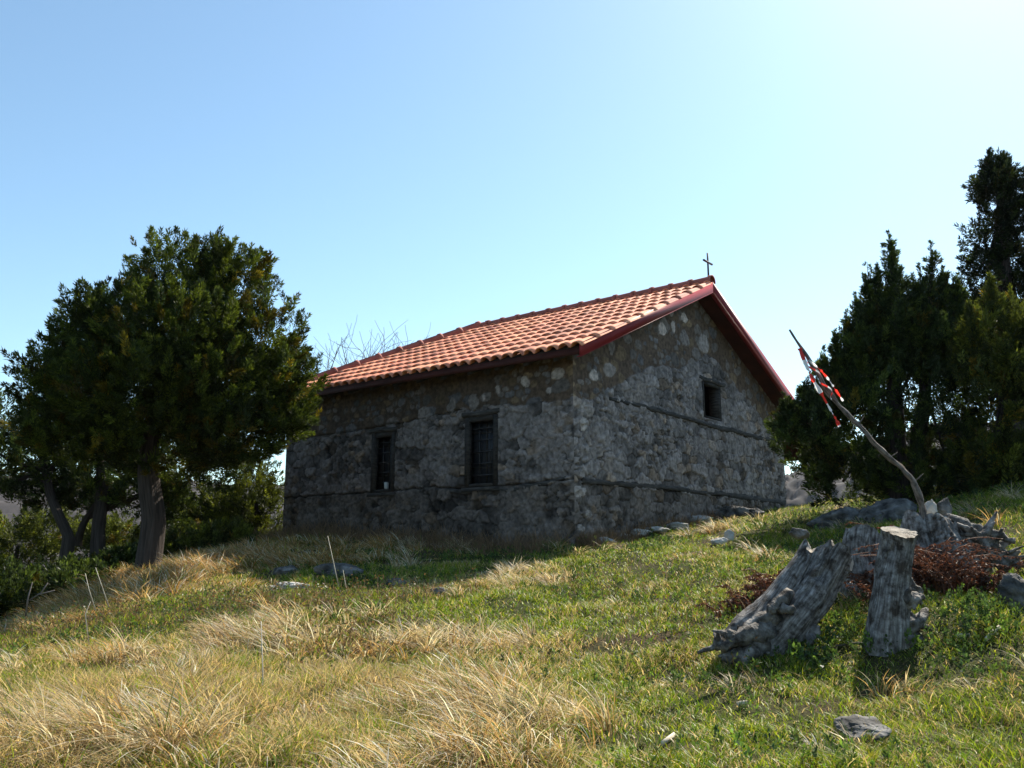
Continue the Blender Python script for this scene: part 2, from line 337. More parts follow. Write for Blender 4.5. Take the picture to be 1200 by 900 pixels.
    for (pts, wd) in cracks:
        q = np.interp(Ug, [p[0] for p in pts], [p[1] for p in pts]) + (fbm(Ug * 6, 0 * Ug, 3, seed + 60) - .5) * .06
        m = (1 - sst(wd * .5, wd, np.abs(Zg - q))) * ((Ug > pts[0][0]) & (Ug < pts[-1][0])); disp = disp - .05 * m; col = col * (1 - .7 * m[..., None])
    shade_grime = (.66 + .25 * sst(1.0, 0, Ug / 2.5) * 1.0 + .25 * (n1 - .5)) if seed == 1 else (1.12 + .4 * (n1 - .5)); col = col * np.asarray(shade_grime)[..., None]  # long wall darkened for its shade, gable lifted, over mottled grime
    bord = sst(0, .05, Ug) * sst(0, .05, U - Ug); 
    for (u0, u1, z0, z1) in openings:
        du_ = np.maximum(np.maximum(u0 - Ug, Ug - u1), np.maximum(z0 - Zg, Zg - z1)); bord = np.minimum(bord, sst(0, .03, du_))
    disp = disp * bord
    B = mapf(Ug, Zc) + np.array([nrm[0], nrm[1], 0]) * disp[..., None]
    nu, nz_ = len(us), len(zs); i, j = np.meshgrid(np.arange(nu - 1), np.arange(nz_ - 1)); b = (j * nu + i).ravel()
    uc = ((us[:-1] + us[1:]) / 2)[i.ravel()]; zc = ((zs[:-1] + zs[1:]) / 2)[j.ravel()]
    ok = keepv.ravel()[b] & keepv.ravel()[b + 1] & ((Zc.ravel()[b + nu] - Zc.ravel()[b] > 1e-4) | (Zc.ravel()[b + nu + 1] - Zc.ravel()[b + 1] > 1e-4))
    for (u0, u1, z0, z1) in openings: ok &= ~((uc > u0) & (uc < u1) & (zc > z0) & (zc < z1))
    b = b[ok]; Fq = np.stack([b, b + nu, b + nu + 1, b + 1], -1)
    if seed == 1: Fq = Fq[:, ::-1]
    return mesh_np(name, B.reshape(-1, 3), Fq, np.full(len(b), 4), M['wall'], None, col.reshape(-1, 3))
WIN = [(1.54, 2.26, 2.66, 3.87), (3.98, 4.60, 2.66, 3.78)]
GW = (4.60, 5.46, 4.22, 4.96)
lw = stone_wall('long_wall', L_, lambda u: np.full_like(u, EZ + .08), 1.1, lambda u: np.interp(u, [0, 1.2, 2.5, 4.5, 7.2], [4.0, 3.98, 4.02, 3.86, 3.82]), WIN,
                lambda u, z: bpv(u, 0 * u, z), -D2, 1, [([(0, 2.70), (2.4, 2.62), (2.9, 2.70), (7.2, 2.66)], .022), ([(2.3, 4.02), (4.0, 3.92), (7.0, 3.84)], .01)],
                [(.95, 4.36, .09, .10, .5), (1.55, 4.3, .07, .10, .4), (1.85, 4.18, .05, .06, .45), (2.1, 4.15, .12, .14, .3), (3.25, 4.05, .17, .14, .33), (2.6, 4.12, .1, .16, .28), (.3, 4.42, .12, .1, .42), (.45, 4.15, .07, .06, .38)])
gt = lambda u: np.minimum(rz(u) - .06, 9)
gw = stone_wall('gable_wall', W_, gt, 1.1, lambda u: np.interp(u, [0, .4, .88, 1.3, 1.86, 2.61, 3.59, 4.3, 4.85, 5.4, 6.27, 7.16, 7.88, 8.74], [3.98, 3.99, 4.12, 4.36, 4.64, 4.9, 5.05, 5.25, 5.54, 5.42, 5.04, 4.68, 4.38, 4.05]),
                [GW], lambda u, z: bpv(0 * u, u, z), -D1, 2, [([(.1, 2.68), (2.2, 2.70), (8.7, 2.70)], .03)],
                [(3.0, 5.72, .17, .14, .62), (3.45, 5.86, .09, .13, .6), (3.95, 6.12, .11, .12, .62), (3.4, 6.15, .12, .1, .42), (4.75, 5.75, .24, .22, .36), (.6, 4.45, .12, .09, .5), (3.9, 5.68, .22, .14, .24), (1.1, 4.62, .22, .13, .30), (.35, 3.85, .24, .14, .36), (.14, 2.52, .17, .10, .40), (.34, 2.18, .11, .07, .34), (.12, 1.95, .10, .06, .38), (.25, 3.6, .1, .1, .5)])  # the low corner stones are painted pale to look sunlit
kids += [lw, gw]
b = MB()     # the two hidden walls
b.box(bp(L_ - .02, W_ / 2, 2.95), (*(D1 * .02), 0), (*(D2 * W_ / 2), 0), (0, 0, 1.85)); b.box(bp(L_ / 2, W_, 2.95), (*(D1 * (L_ / 2)), 0), (*(D2 * .02), 0), (0, 0, 1.85))
rw = b.build('rear_walls', M['room'], smooth=False); rw.name = 'rear_wall'; kids.append(rw)
# gable beams
def beam(name, pts, r, flat, seed, off):
    P = np.array([bp(p[0] if off == 'L' else -.012, p[0] if off == 'G' else -.012, p[1]) for p in pts])
    t = np.linspace(0, 1, 60); k = np.linspace(0, 1, len(P)); Q = np.stack([np.interp(t, k, P[:, c]) for c in range(3)], -1)
    Q[:, 2] += (fbm(t * 7 + seed, 0 * t, 2, seed) - .5) * .06
    m = MB().tube(Q, r * .95 * (.7 + .6 * vn(t * 9, 0 * t, seed)), 8, rough=.9, seed=seed, flat=flat); return m.build(name, M['beam'])
kids.append(beam('timber_course', [(1.05, 4.13), (2.6, 4.10), (4.5, 4.08), (6.2, 4.06), (8.0, 4.10), (8.5, 4.08)], .052, .8, 3, 'G'))
kids.append(beam('timber_course', [(.2, 2.69), (2, 2.71), (5, 2.70), (8.6, 2.70)], .05, .6, 4, 'G'))
kids.append(beam('timber_course', [(.15, 2.70), (1.4, 2.60), (2.4, 2.58), (3.2, 2.68)], .035, .6, 6, 'L'))
# windows
def window(u0, u1, z0, z1, side, nb, lint):
    mk = (lambda u, d, z: bp(u, d, z)) if side == 'L' else (lambda u, d, z: bp(d, u, z))
    dU = (D1 if side == 'L' else D2); dN = (D2 if side == 'L' else D1); U3 = np.array([*dU, 0]); N3 = np.array([*dN, 0]); Zv = np.array([0, 0, 1.])
    out = []; fw = .045 if side == 'L' else .03; dp = .07; uc = (u0 + u1) / 2; zc = (z0 + z1) / 2
    fr = MB()
    for s_, u in ((0, u0 + fw), (0, u1 - fw))[:2 if side == 'L' else 1]: fr.box(mk(u, .03, zc), U3 * fw, N3 * dp * .7, Zv * (z1 - z0) / 2, jit=.004)
    fr.box(mk(uc, .03, z1 - fw), U3 * ((u1 - u0) / 2 - 2 * fw - .004), N3 * dp * .65, Zv * fw, jit=.003); fr.box(mk(uc, .03, z0 + fw * .6), U3 * ((u1 - u0) / 2 - 2 * fw - .004), N3 * dp * .65, Zv * fw * .6, jit=.003)
    f = fr.build('window', M['darkwood'], smooth=False); f.name = 'window'
    rv = MB(); t = .012; rc = (.12, .11, .1); rd_ = .27 if side == 'L' else .13
    for u in (u0 - t, u1 + t): rv.box(mk(u, rd_ + .01, zc), U3 * t, N3 * rd_, Zv * ((z1 - z0) / 2 + .03), 0, rc)
    for z in (z0 - t, z1 + t): rv.box(mk(uc, rd_ + .01, z), U3 * ((u1 - u0) / 2 - .002), N3 * rd_, Zv * t, 0, rc)
    subs = [rv.build('reveal', M['wall'], smooth=False)]
    subs[-1].data.color_attributes  # stone tone, darkened so the recess reads as shaded
    l = MB(); P = [mk(u, -.012, z1 + .045 + .012 * math.sin(u * 9)) for u in np.linspace(u0 - lint, u1 + lint, 9)]
    l.tube(P, .05, 8, rough=.4, seed=u0, flat=.8); subs.append(l.build('lintel', M['beam']))
    if side == 'L':
        s2 = MB().box(mk(uc, -.005, z0 - .04), U3 * ((u1 - u0) / 2 + .05), N3 * .045, Zv * .028, jit=.006); subs.append(s2.build('sill', M['beam'], smooth=False))
        g = MB()
        for k in range(1, nb + 1): z = z0 + (z1 - z0) * k / (nb + 1); g.box(mk(uc, .075, z), U3 * ((u1 - u0) / 2 - .09), N3 * .008, Zv * .011)
        for k in (1, 2): u = u0 + (u1 - u0) * k / 3; g.box(mk(u, .095, zc), U3 * .010, N3 * .008, Zv * ((z1 - z0) / 2 - .06))
        subs.append(g.build('grille', M['iron'], smooth=False))
        p = MB().box(mk(uc, .16, zc), U3 * ((u1 - u0) / 2 - .01), N3 * .006, Zv * ((z1 - z0) / 2 - .01)); subs.append(p.build('pane', M['pane'], smooth=False))
        cs = MB()
        cs.box(mk(uc, .145, zc), U3 * .014, N3 * .012, Zv * ((z1 - z0) / 2 - .02))
        for k in (1, 2, 3): z = z0 + (z1 - z0) * k / 4 + .03; cs.box(mk(uc, .146, z), U3 * ((u1 - u0) / 2 - .02), N3 * .008, Zv * .01)
        subs.append(cs.build('glazing_bar', M['darkwood'], smooth=False))
    else:
        j = MB().box(mk(u1 - .045, .10, zc), U3 * .04, N3 * .09, Zv * ((z1 - z0) / 2 - .03), jit=.004); subs.append(j.build('jamb', M['beam'], smooth=False))
    for s_ in subs: s_.parent = f
    return f
for q in WIN: kids.append(window(*q, 'L', 5, .06))
gwf = window(*GW, 'G', 0, .16); kids.append(gwf)
rm = MB()   # dark closed room behind the openings
rm.box(bp(.62, W_ / 2, 3.2), (*(D1 * .02), 0), (*(D2 * (W_ / 2 - 1.5)), 0), (0, 0, 2.1)); rm.box(bp(L_ / 2, .62, 3.0), (*(D1 * (L_ / 2 - .6)), 0), (*(D2 * .02), 0), (0, 0, 1.7))
kids.append(rm.build('inner_wall', M['room'], smooth=False))

# roof: deck, tiles, ridge caps, fascias
U3 = lambda v: np.array([v[0], v[1], 0.])
def slab(name, pts, th, mat):
    P = np.array(pts); n = len(P); V = np.vstack([P, P - [0, 0, th]])
    f = [np.arange(n), np.arange(n)[::-1] + n] + [np.array([i, i + n, (i + 1) % n + n, (i + 1) % n]) for i in range(n)]
    return MB().add(V, f).build(name, mat, smooth=False)
roofp = []
dk = .0
M['eave'] = noise_mat('dark_red_stained_wood', (.045, .014, .012), (.085, .024, .02), 4, .7, .2, 20, spec=.25)
deck = slab('roof', [bp(AE, -OV, EZ), bp(AF, -OV, EZ), bp(HE, HB, RZ), bp(AE, HB, RZ)], .07, M['darkwood'])
sub2 = slab('roof_deck', [bp(AE, HB, RZ - .002), bp(HE, HB, RZ - .002), bp(AF, W_ + OV, EZ), bp(AE, W_ + OV, EZ)], .07, M['eave'])
sub3 = slab('roof_deck', [bp(HE, HB, RZ - .004), bp(AF, -OV, EZ - .002), bp(AF, W_ + OV, EZ - .002)], .07, M['darkwood'])
PE, PZ = 11.0, 4.25
sub4 = slab('porch_roof', [bp(AE, W_ + OV + .003, EZ + .02), bp(AF, W_ + OV + .003, EZ + .02), bp(AF, PE, PZ), bp(AE, PE, PZ)], .07, M['redmetal'])
TC = np.array([.88, .35, .20])
def tiles(name, org, du, dv, nrm, ulen, vlen, vclip, uo=0, cw=.2268, pitch=.515, lo_u=None):
    """barrel tiles: one relief sheet per course, each lifted at its lower edge, with thickness"""
    mb = MB(); nc = int(round(ulen / cw)); cw = ulen / nc; nr = int(math.ceil(vlen / pitch)); ns = 14
    prof_t = np.linspace(0, 1, ns + 1)
    for r in range(nr):
        for c in range(nc):
            u0 = c * cw; v0 = r * pitch - .02; v1 = (r + 1) * pitch + .05
            um = u0 + cw / 2
            lim = vclip(um)
            if v0 > lim - .02: continue
            jit = rng.normal(0, .004); hj = rng.normal(0, .002)
            tone = np.clip(TC * (1 + rng.normal(0, .07)) * [1, 1 + rng.normal(0, .04), 1], 0, 1)
            if rng.random() < .12: tone = tone * [.62, .58, .62]
            t = prof_t; hump = np.sqrt(np.clip(1 - ((t - .5) / .40) ** 2, 0, 1))
            vs = np.array([v0 + jit, v0 + .14, v0 + .33, v1]); rows = []
            for k, v in enumerate(vs):
                lf = [1, .75, .35, .0][k]; am = .048 + .027 * lf; am = am * (1 if True else 0)
                wd = 1.0
                h = .007 * lf + .004 + hump * am + hj
                uu = u0 + t * cw
                vv = np.minimum(v, vclip(uu)) if callable(vclip) else v
                rows.append(org + np.outer(uu, du) + np.outer(np.broadcast_to(vv, uu.shape), dv) + np.outer(h, nrm))
            top = np.array(rows).reshape(-1, 3)
            # underside lip at the lower edge: thickness, then a short return upwards under the barrel
            lipb = rows[0] - np.outer(np.where(hump > .05, .017, .012), nrm); ret = rows[1] - np.outer(np.where(hump > .05, .017, .012), nrm)
            V = np.vstack([top, lipb, ret]); n = ns + 1
            i = np.arange(ns)
            fs = [np.stack([k * n + i, k * n + i + 1, (k + 1) * n + i + 1, (k + 1) * n + i], -1) for k in range(3)]
            fs.append(np.stack([4 * n + i, 4 * n + i + 1, i + 1, i], -1)); fs.append(np.stack([5 * n + i, 5 * n + i + 1, 4 * n + i + 1, 4 * n + i], -1))
            mb.add(V, np.vstack(fs), tone)
    return mb.build(name, M['tile'])
sdir = np.array([*D2, SL]); slen = np.linalg.norm(sdir) * (HB + OV); sdir /= np.linalg.norm(sdir)
a3 = U3(D1); nn = np.cross(sdir, a3); nn = nn if nn[2] > 0 else -nn
fr_ = lambda u: np.where((u + AE - .07) > HE, slen * np.clip((AF - (u + AE - .07)) / (AF - HE), 0, 1), slen)
t1 = tiles('tile_covering', bp(AE - .07, -OV - .07, EZ - .02), a3, sdir, nn, AF - AE + .09, slen + .05, fr_)
sd2 = np.array([*(-D2), SL]); sd2 /= np.linalg.norm(sd2); n2_ = np.cross(sd2, a3); n2_ = n2_ if n2_[2] > 0 else -n2_
t2 = tiles('tile_covering', bp(AE + .02, W_ + OV + .05, EZ - .0), a3, sd2, n2_, AF - AE, slen + .05, fr_)
d3 = np.array([*(-D1 * (AF - HE)), RZ - EZ]); l3 = np.linalg.norm(d3); d3 /= l3; n3_ = np.cross(d3, U3(D2)); n3_ = n3_ if n3_[2] > 0 else -n3_
wl = W_ + 2 * OV
t3 = tiles('tile_covering', bp(AF + .04, -OV, EZ - .02), U3(D2), d3, n3_, wl, l3, lambda u: l3 * np.clip(1 - np.abs(u - wl / 2) / (wl / 2), 0, 1))
sd4 = bp(0, W_ + OV, EZ + .02) - bp(0, PE, PZ); l4 = np.linalg.norm(sd4); sd4 /= l4; n4_ = np.cross(sd4, a3); n4_ = n4_ if n4_[2] > 0 else -n4_
t4 = tiles('tile_covering', bp(AE + .02, PE + .05, PZ - .02), a3, sd4, n4_, AF - AE, l4, lambda u: l4 + 0 * u)
# ridge and hip caps
def caps(P0, P1, n, r0=.105):
    mb = MB(); P0 = np.array(P0); P1 = np.array(P1); d = (P1 - P0); L = np.linalg.norm(d); d /= L; s_ = np.cross(d, [0, 0, 1.]); s_ /= np.linalg.norm(s_); u_ = np.cross(s_, d); st = L / n
    th = np.linspace(-.08 * pi, 1.08 * pi, 13)
    for k in range(n):
        tone = np.array([.36, .12, .09]) * (1 + rng.normal(0, .08)); rows = []
        for (t, r) in ((-.02, r0 * 1.22), (.05, r0 * 1.20), (.055, r0 * 1.04), (st + .05, r0 * .93)):
            c = P0 + d * (k * st + t) + u_ * (.005 + rng.normal(0, .002))
            rows.append(c + np.outer(np.cos(th) * r, s_) + np.outer(np.sin(th) * r, u_))
        inner = P0 + d * (k * st - .02) + np.outer(np.cos(th) * r0 * 1.06, s_) + np.outer(np.sin(th) * r0 * 1.06, u_)
        V = np.vstack(rows + [inner]); n_ = 13; i = np.arange(12)
        fs = [np.stack([q * n_ + i, q * n_ + i + 1, (q + 1) * n_ + i + 1, (q + 1) * n_ + i], -1) for q in range(3)] + [np.stack([4 * n_ + i, 4 * n_ + i + 1, i + 1, i], -1)]
        mb.add(V, np.vstack(fs), tone)
    return mb
c1 = caps(bp(AE - .02, HB, RZ + .05), bp(HE, HB, RZ + .05), 14).build('ridge_cap', M['tile'])
c2 = caps(bp(HE - .15, HB - .02, RZ + .07), bp(AF, -OV, EZ + .05), 10).build('hip_cap', M['tile'])
c3 = caps(bp(HE, HB, RZ + .055), bp(AF, W_ + OV, EZ + .05), 10).build('hip_cap', M['tile'])
# fascias in dark red metal
fs = []
def plank(name, A, B_, out, h, th=.02, lip=.05, mat='redmetal', drop=0.0):
    A = np.array(A, float); B_ = np.array(B_, float); o = np.array([*out, 0.]); zz = np.array([0, 0, 1.])
    d = B_ - A; mid = (A + B_) / 2 - zz * (h / 2 + drop); mb = MB(); mb.box(mid + o * th, d / 2, o * th, zz * h / 2)
    if lip: mb.box((A + B_) / 2 - zz * (h + drop + .008) + o * (th - lip / 2), d / 2, o * (lip / 2 + th), zz * .006)
    return mb.build(name, M[mat], smooth=False)
x1 = .055
fs.append(plank('gable_fascia', bp(AE, -OV - .06, EZ + .03), bp(AE, HB - .004, RZ + .035), -D1, .205))
fs.append(plank('gable_fascia', bp(AE, HB + .004, RZ + .035), bp(AE, W_ + OV - .25, EZ + .18), -D1, .205))
fs.append(plank('gable_fascia', bp(AE, W_ + OV - .246, EZ + .18), bp(AE, W_ + OV + .3, EZ - .005), -D1, .2))
fs.append(plank('gable_fascia', bp(AE, W_ + OV + .304, EZ - .005), bp(AE, PE, PZ + .03), -D1, .2))
fs.append(plank('eave_fascia', bp(AE + .01, -OV, EZ - .03), bp(AF, -OV, EZ - .03), -D2, .10, th=.015, lip=0, mat='eave'))
fs.append(plank('eave_fascia', bp(AE + .01, PE + .01, PZ - .0), bp(AF, PE + .01, PZ - .0), D2, .36, th=.015, mat='eave'))
fs.append(plank('eave_fascia', bp(AF, -OV, EZ - .02), bp(AF, W_ + OV, EZ - .02), D1, .14, th=.015))
# closed soffits under the overhangs
sof = MB()
def quad(mb, pts): mb.add(np.array(pts), np.array([[0, 1, 2, 3]]))
quad(sof, [bp(AE, HB, RZ - .13), bp(0, HB, RZ - .13), bp(0, W_ + OV, EZ - .13), bp(AE, W_ + OV, EZ - .13)])
quad(sof, [bp(0, HB, RZ - .13), bp(AE, HB, RZ - .13), bp(AE, -OV, EZ - .13), bp(0, -OV, EZ - .13)])
quad(sof, [bp(AE, W_ + OV, EZ - .13), bp(AF, W_ + OV, EZ - .13), bp(AF, PE, PZ - .13), bp(AE, PE, PZ - .13)])
fs.append(sof.build('soffit', M['eave'], smooth=False))
for a in np.arange(.1, AF - .1, .6): fs.append(MB().box(bp(a, -OV / 2, EZ - .06), (*(D1 * .04), 0), np.array([*D2, SL]) * (OV / 2 - .01), (0, 0, .05)).build('rafter_end', M['darkwood'], smooth=False))
for o in [sub2, sub3, sub4, t1, t2, t3, t4, c1, c2, c3] + fs: o.parent = deck
kids.append(deck)
for a in (-.3, 7.0):
    g = gz1(*bp(a, PE - .2, 0)[:2]); kids.append(MB().tube([bp(a, PE - .2, g - .2), bp(a, PE - .2, PZ - .1)], .08, 10).build('porch_post', M['darkwood']))
cr = MB(); cb = bp(AE + .05, HB, RZ + .12)
cr.box(cb + [0, 0, .24], U3(D1) * .014, U3(D2) * .014, (0, 0, .30)); cr.box(cb + [0, 0, .345], U3(D1) * .0165, U3(D2) * .20, (0, 0, .0145))
kids.append(cr.build('cross', M['iron'], smooth=False))
adopt(church, kids)
# milky cup on the far window ledge
c = bp(4.26, .068, 2.66 + .06); cup = MB().tube([c, c + [0, 0, .02], c + [0, 0, .12], c + [0, 0, .125]], [.038, .042, .046, .036], 16).build('cup', M['cup'])
cup.location = (0, 0, 0); tag(cup, 'small milky glass cup standing in the bottom of the left chapel window', 'cup')

# ---------------------------------------------------------------- foliage
def kites(P, Dr, Lg, Wd, col, mb_out):
    n = len(P); r = rng.normal(size=(n, 3)); s_ = np.cross(Dr, r); s_ /= np.linalg.norm(s_, axis=1)[:, None] + 1e-9
    a = P; m = P + Dr * (Lg * .5)[:, None]; t = P + Dr * Lg[:, None]; sw = s_ * Wd[:, None]
    V = np.stack([a, m + sw, t, m - sw], 1).reshape(-1, 3); Fq = np.arange(4 * n).reshape(n, 4)
    mb_out.add(V, Fq, np.repeat(col, 4, 0))
def clumps(mb, cen, rad, nper, updir, base, var=.25, lg=.075, wd=.014, brown=.06, axis=None):
    """sprays of short scale-leaf sprigs round each clump centre"""
    n = len(cen); tot = n * nper
    ci = np.repeat(np.arange(n), nper); rad = np.broadcast_to(rad, (n,))
    ax = updir / (np.linalg.norm(updir, axis=1)[:, None] + 1e-9) + rng.normal(size=(n, 3)) * .38; ax /= np.linalg.norm(ax, axis=1)[:, None]
    d = rng.normal(size=(tot, 3)); d -= ax[ci] * (d * ax[ci]).sum(1)[:, None]; d /= np.linalg.norm(d, axis=1)[:, None]
    sx = rng.random(tot) ** .8; rr = rng.random(tot) ** .6 * (1.02 - sx) ** .75 * np.minimum(1, .35 + 2.2 * sx)
    P = cen[ci] + ax[ci] * ((sx - .45) * 2.5 * rad[ci])[:, None] + d * (rr * rad[ci] * .62)[:, None]
    D = d * (.62 - .3 * sx)[:, None] + ax[ci] * .75 + rng.normal(size=(tot, 3)) * .22; D /= np.linalg.norm(D, axis=1)[:, None]
    Lg = lg * (.55 + .9 * rng.random(tot)); Wd = wd * (.6 + .8 * rng.random(tot))
    ct = 1 + rng.normal(0, var, n); lit_pick = rng.random(n); br = rng.random(n) < brown
    col = np.asarray(base)[None] * np.clip(ct[ci], .45, 1.7)[:, None] * (.55 + .95 * rng.random(tot) ** 1.5)[:, None]
    col = col * np.where(lit_pick[ci][:, None] > .6, [1.7, 1.6, 1.0], [.85, .85, .9])  # some clumps brightened in colour to read as sunlit
    col = np.where(br[ci][:, None], col * [1.75, 1.05, .75], col)
    kites(P, D, Lg, Wd, col, mb)
def lobe_pts(lobes, n, lo=.5):
    vol = np.array([l[3] * l[4] * l[5] for l in lobes]) ** .7; pk = rng.choice(len(lobes), n, p=vol / vol.sum()); Lb = np.array(lobes)[pk]
    d = rng.normal(size=(n, 3)); d /= np.linalg.norm(d, axis=1)[:, None]; r = lo + (1.06 - lo) * rng.random(n) ** .6
    bumpy = 1 + .22 * (vn3(d * 1.0 + Lb[:, :3], 2.3, 3) - .5) * 2
    return Lb[:, :3] + d * Lb[:, 3:6] * (r * bumpy)[:, None], d
def pxlobes(L, D):      # (px, py, rx, ry, dy, rdepth)
    out = []
    for (px, py, rx, ry, dd, rd) in L:
        c = at(px, py, D + dd); k = (D + dd) / F; out.append([*c, rx * k, rd, ry * k])
    return out
def limbs(mb, base, tops, r0, r1=.02, sag=.1, n=9):
    for t in tops:
        t = np.array(t); s_ = np.linspace(0, 1, 9)[:, None]; mid = base * (1 - s_) + t * s_; mid[:, 2] += sag * np.sin(s_[:, 0] * pi) * np.linalg.norm(t - base) * -.3
        mid += np.cumsum(rng.normal(0, .018, mid.shape), 0) * s_; mb.tube(mid, np.linspace(r0, r1, 9), n, rough=.4, seed=rng.random() * 9)
def trunk_mesh(path, radii, flute=.25, seed=0, n=36, m=50, mat='bark'):
    P = np.array(path, float); k = np.linspace(0, 1, len(P)); t = np.linspace(0, 1, m); Q = np.stack([np.interp(t, k, P[:, c]) for c in range(3)], -1)
    Q = Q + np.stack([(fbm(t * 3 + seed, 0 * t, 2, seed) - .5) * .1, (fbm(t * 3, 0 * t + 4, 2, seed) - .5) * .1, 0 * t], -1)
    R = np.interp(t, k, radii); th = np.arange(n) / n * 2 * pi; V = []; U = []
    acc = np.concatenate([[0], np.cumsum(np.linalg.norm(np.diff(Q, axis=0), axis=1))])
    for i in range(m):
        f = 1 + flute * (vn(th / pi * 4 + acc[i] * .5, acc[i] * .8 + 0 * th, seed) - .5) + flute * .6 * (vn(np.cos(th) * 6 + 9, np.sin(th) * 6 + acc[i] * .7, seed + 3) - .5)
        V.append(Q[i] + np.stack([np.cos(th) * R[i] * f, np.sin(th) * R[i] * f, 0 * th], -1)); U.append(np.stack([th / 2 / pi, np.full(n, acc[i])], -1))
    i = np.arange(m - 1)[:, None] * n; j = np.arange(n)[None]; kk = (j + 1) % n; Fq = np.stack([i + j, i + kk, i + n + kk, i + n + j], -1).reshape(-1, 4)
    return MB().add(np.concatenate(V), Fq, None, np.concatenate(U))
def tree(name, label, cat, lobes, ncl, nper, rad, base, trunks, group=None, lg=.075, wd=.014, brown=.06, limb=True, lo=.5, up=.5, spires=(), lr=.05):
    root = np.array(trunks[0][0][0]); o = thing(name, label, cat, root, group); ks = []
    tm = None
    for q, (path, radii) in enumerate(trunks):
        t = trunk_mesh(path, radii, .22, q + len(label)); 
        if tm is None: tm = t
        else: tm.add(np.concatenate(t.V), np.concatenate(t.L).reshape(-1, 4), None, np.concatenate(t.U))
    if limb:
        for q, l in enumerate(lobes):
            if len(l) and limb:
                pa = trunks[q % len(trunks)][0]; s = np.array(pa[-1]) * (.25 + .1 * (q % 5)) + np.array(pa[-2]) * (.75 - .1 * (q % 5)); limbs(tm, s, [np.array(l[:3])], lr, .02)
    ks.append(tm.build('trunk', M['bark']))
    mb = MB()
    if len(lobes):
        cen, d = lobe_pts(lobes, ncl, lo); cen[:, 2] = np.maximum(cen[:, 2], gz(cen[:, 0], cen[:, 1]) + .05)
        upd = d * .5 + np.array([0, 0, up]); rd = rad * (.55 + .9 * rng.random(ncl)); clumps(mb, cen, rd, nper, upd, base, lg=lg, wd=wd, brown=brown)
        # loose outlying shoots that break up the outline
        nb = ncl // 3; cen2, d2 = lobe_pts(lobes, nb, 1.0); cen2 = cen2 + d2 * (rng.random(nb) * rad * .6)[:, None]; cen2[:, 2] = np.maximum(cen2[:, 2], gz(cen2[:, 0], cen2[:, 1]) + .05)
        clumps(mb, cen2, np.full(nb, rad * .38), max(8, nper // 4), d2 * .6 + [0, 0, .6], base, lg=lg, wd=wd, brown=brown)
    for (tip, hgt, R0) in spires:
        tip = np.array(tip); n = int(85 * hgt * (R0 / .5) ** .8) + 24; t = rng.random(n) ** .62; ang = rng.random(n) * 2 * pi
        rr = R0 * t ** 1.15 * (.35 + .75 * rng.random(n) ** .6) * (.75 + .5 * vn(ang * 1.3, t * 6, 3)); cen = tip + np.stack([np.cos(ang) * rr, np.sin(ang) * rr, -t * hgt], -1)
        upd = np.stack([np.cos(ang) * .35, np.sin(ang) * .35, .8 + 0 * ang], -1)
        m = 9; q_ = np.linspace(0, 1, m); lc = tip + np.stack([rng.normal(0, .02, m), rng.normal(0, .02, m), .10 - q_ * .5], -1); mb.tube([tip + [0, 0, .14], tip, tip - [0, 0, .5]], [.003, .006, .012], 5, col=(.04, .04, .02))
        clumps(mb, lc, .02 + .06 * q_, 30, np.tile([0, 0, 1.], (m, 1)), base, lg=lg * .8, wd=wd * .8, brown=brown)
        clumps(mb, cen, .05 + rad * .8 * t ** .6, max(14, int(nper * .55)), upd, base, lg=lg, wd=wd * .9, brown=brown)
    ks.append(mb.build('crown', M['leaf'], smooth=False))
    adopt(o, ks); return o
GREEN = (.054, .072, .017); DGREEN = (.048, .068, .024); OLIVE = (.085, .10, .028)
def tb(px, py, D, dz=-.15): p = at(px, py, D); return np.array([p[0], p[1], gz1(p[0], p[1]) + dz])
# big juniper left of the chapel
lb = pxlobes([(215, 326, 58, 46, .3, .8), (272, 330, 48, 40, .5, .7), (150, 388, 76, 52, -.2, 1.1), (205, 395, 80, 62, -.6, .9), (300, 400, 52, 50, .2, .8), (112, 400, 42, 42, 0, .8), (88, 450, 50, 44, 0, 1.0), (165, 455, 90, 60, -.5, 1.2),
              (250, 450, 70, 58, -.3, 1.0), (325, 452, 46, 40, .1, .7), (104, 512, 64, 32, .2, 1.0), (190, 515, 80, 40, 0, 1.2), (270, 505, 62, 36, -.2, .9), (332, 485, 32, 30, -.1, .6), (56, 478, 28, 32, .2, .6)], 14.2)
tbase = tb(172, 670, 14.2)
tree('juniper_tree', 'large broad juniper with a single thick fluted trunk, left of the chapel', 'tree', lb, 2500, 180, .165, GREEN,
     [([tbase, tbase + [0, 0, .25], tbase + [.02, 0, 1.0], at(174, 545, 14.2), at(185, 470, 14.1), at(205, 380, 14.2)], [.245, .2, .17, .155, .12, .05])], lg=.066, wd=.0085, brown=.10, lr=.075, lo=.45)
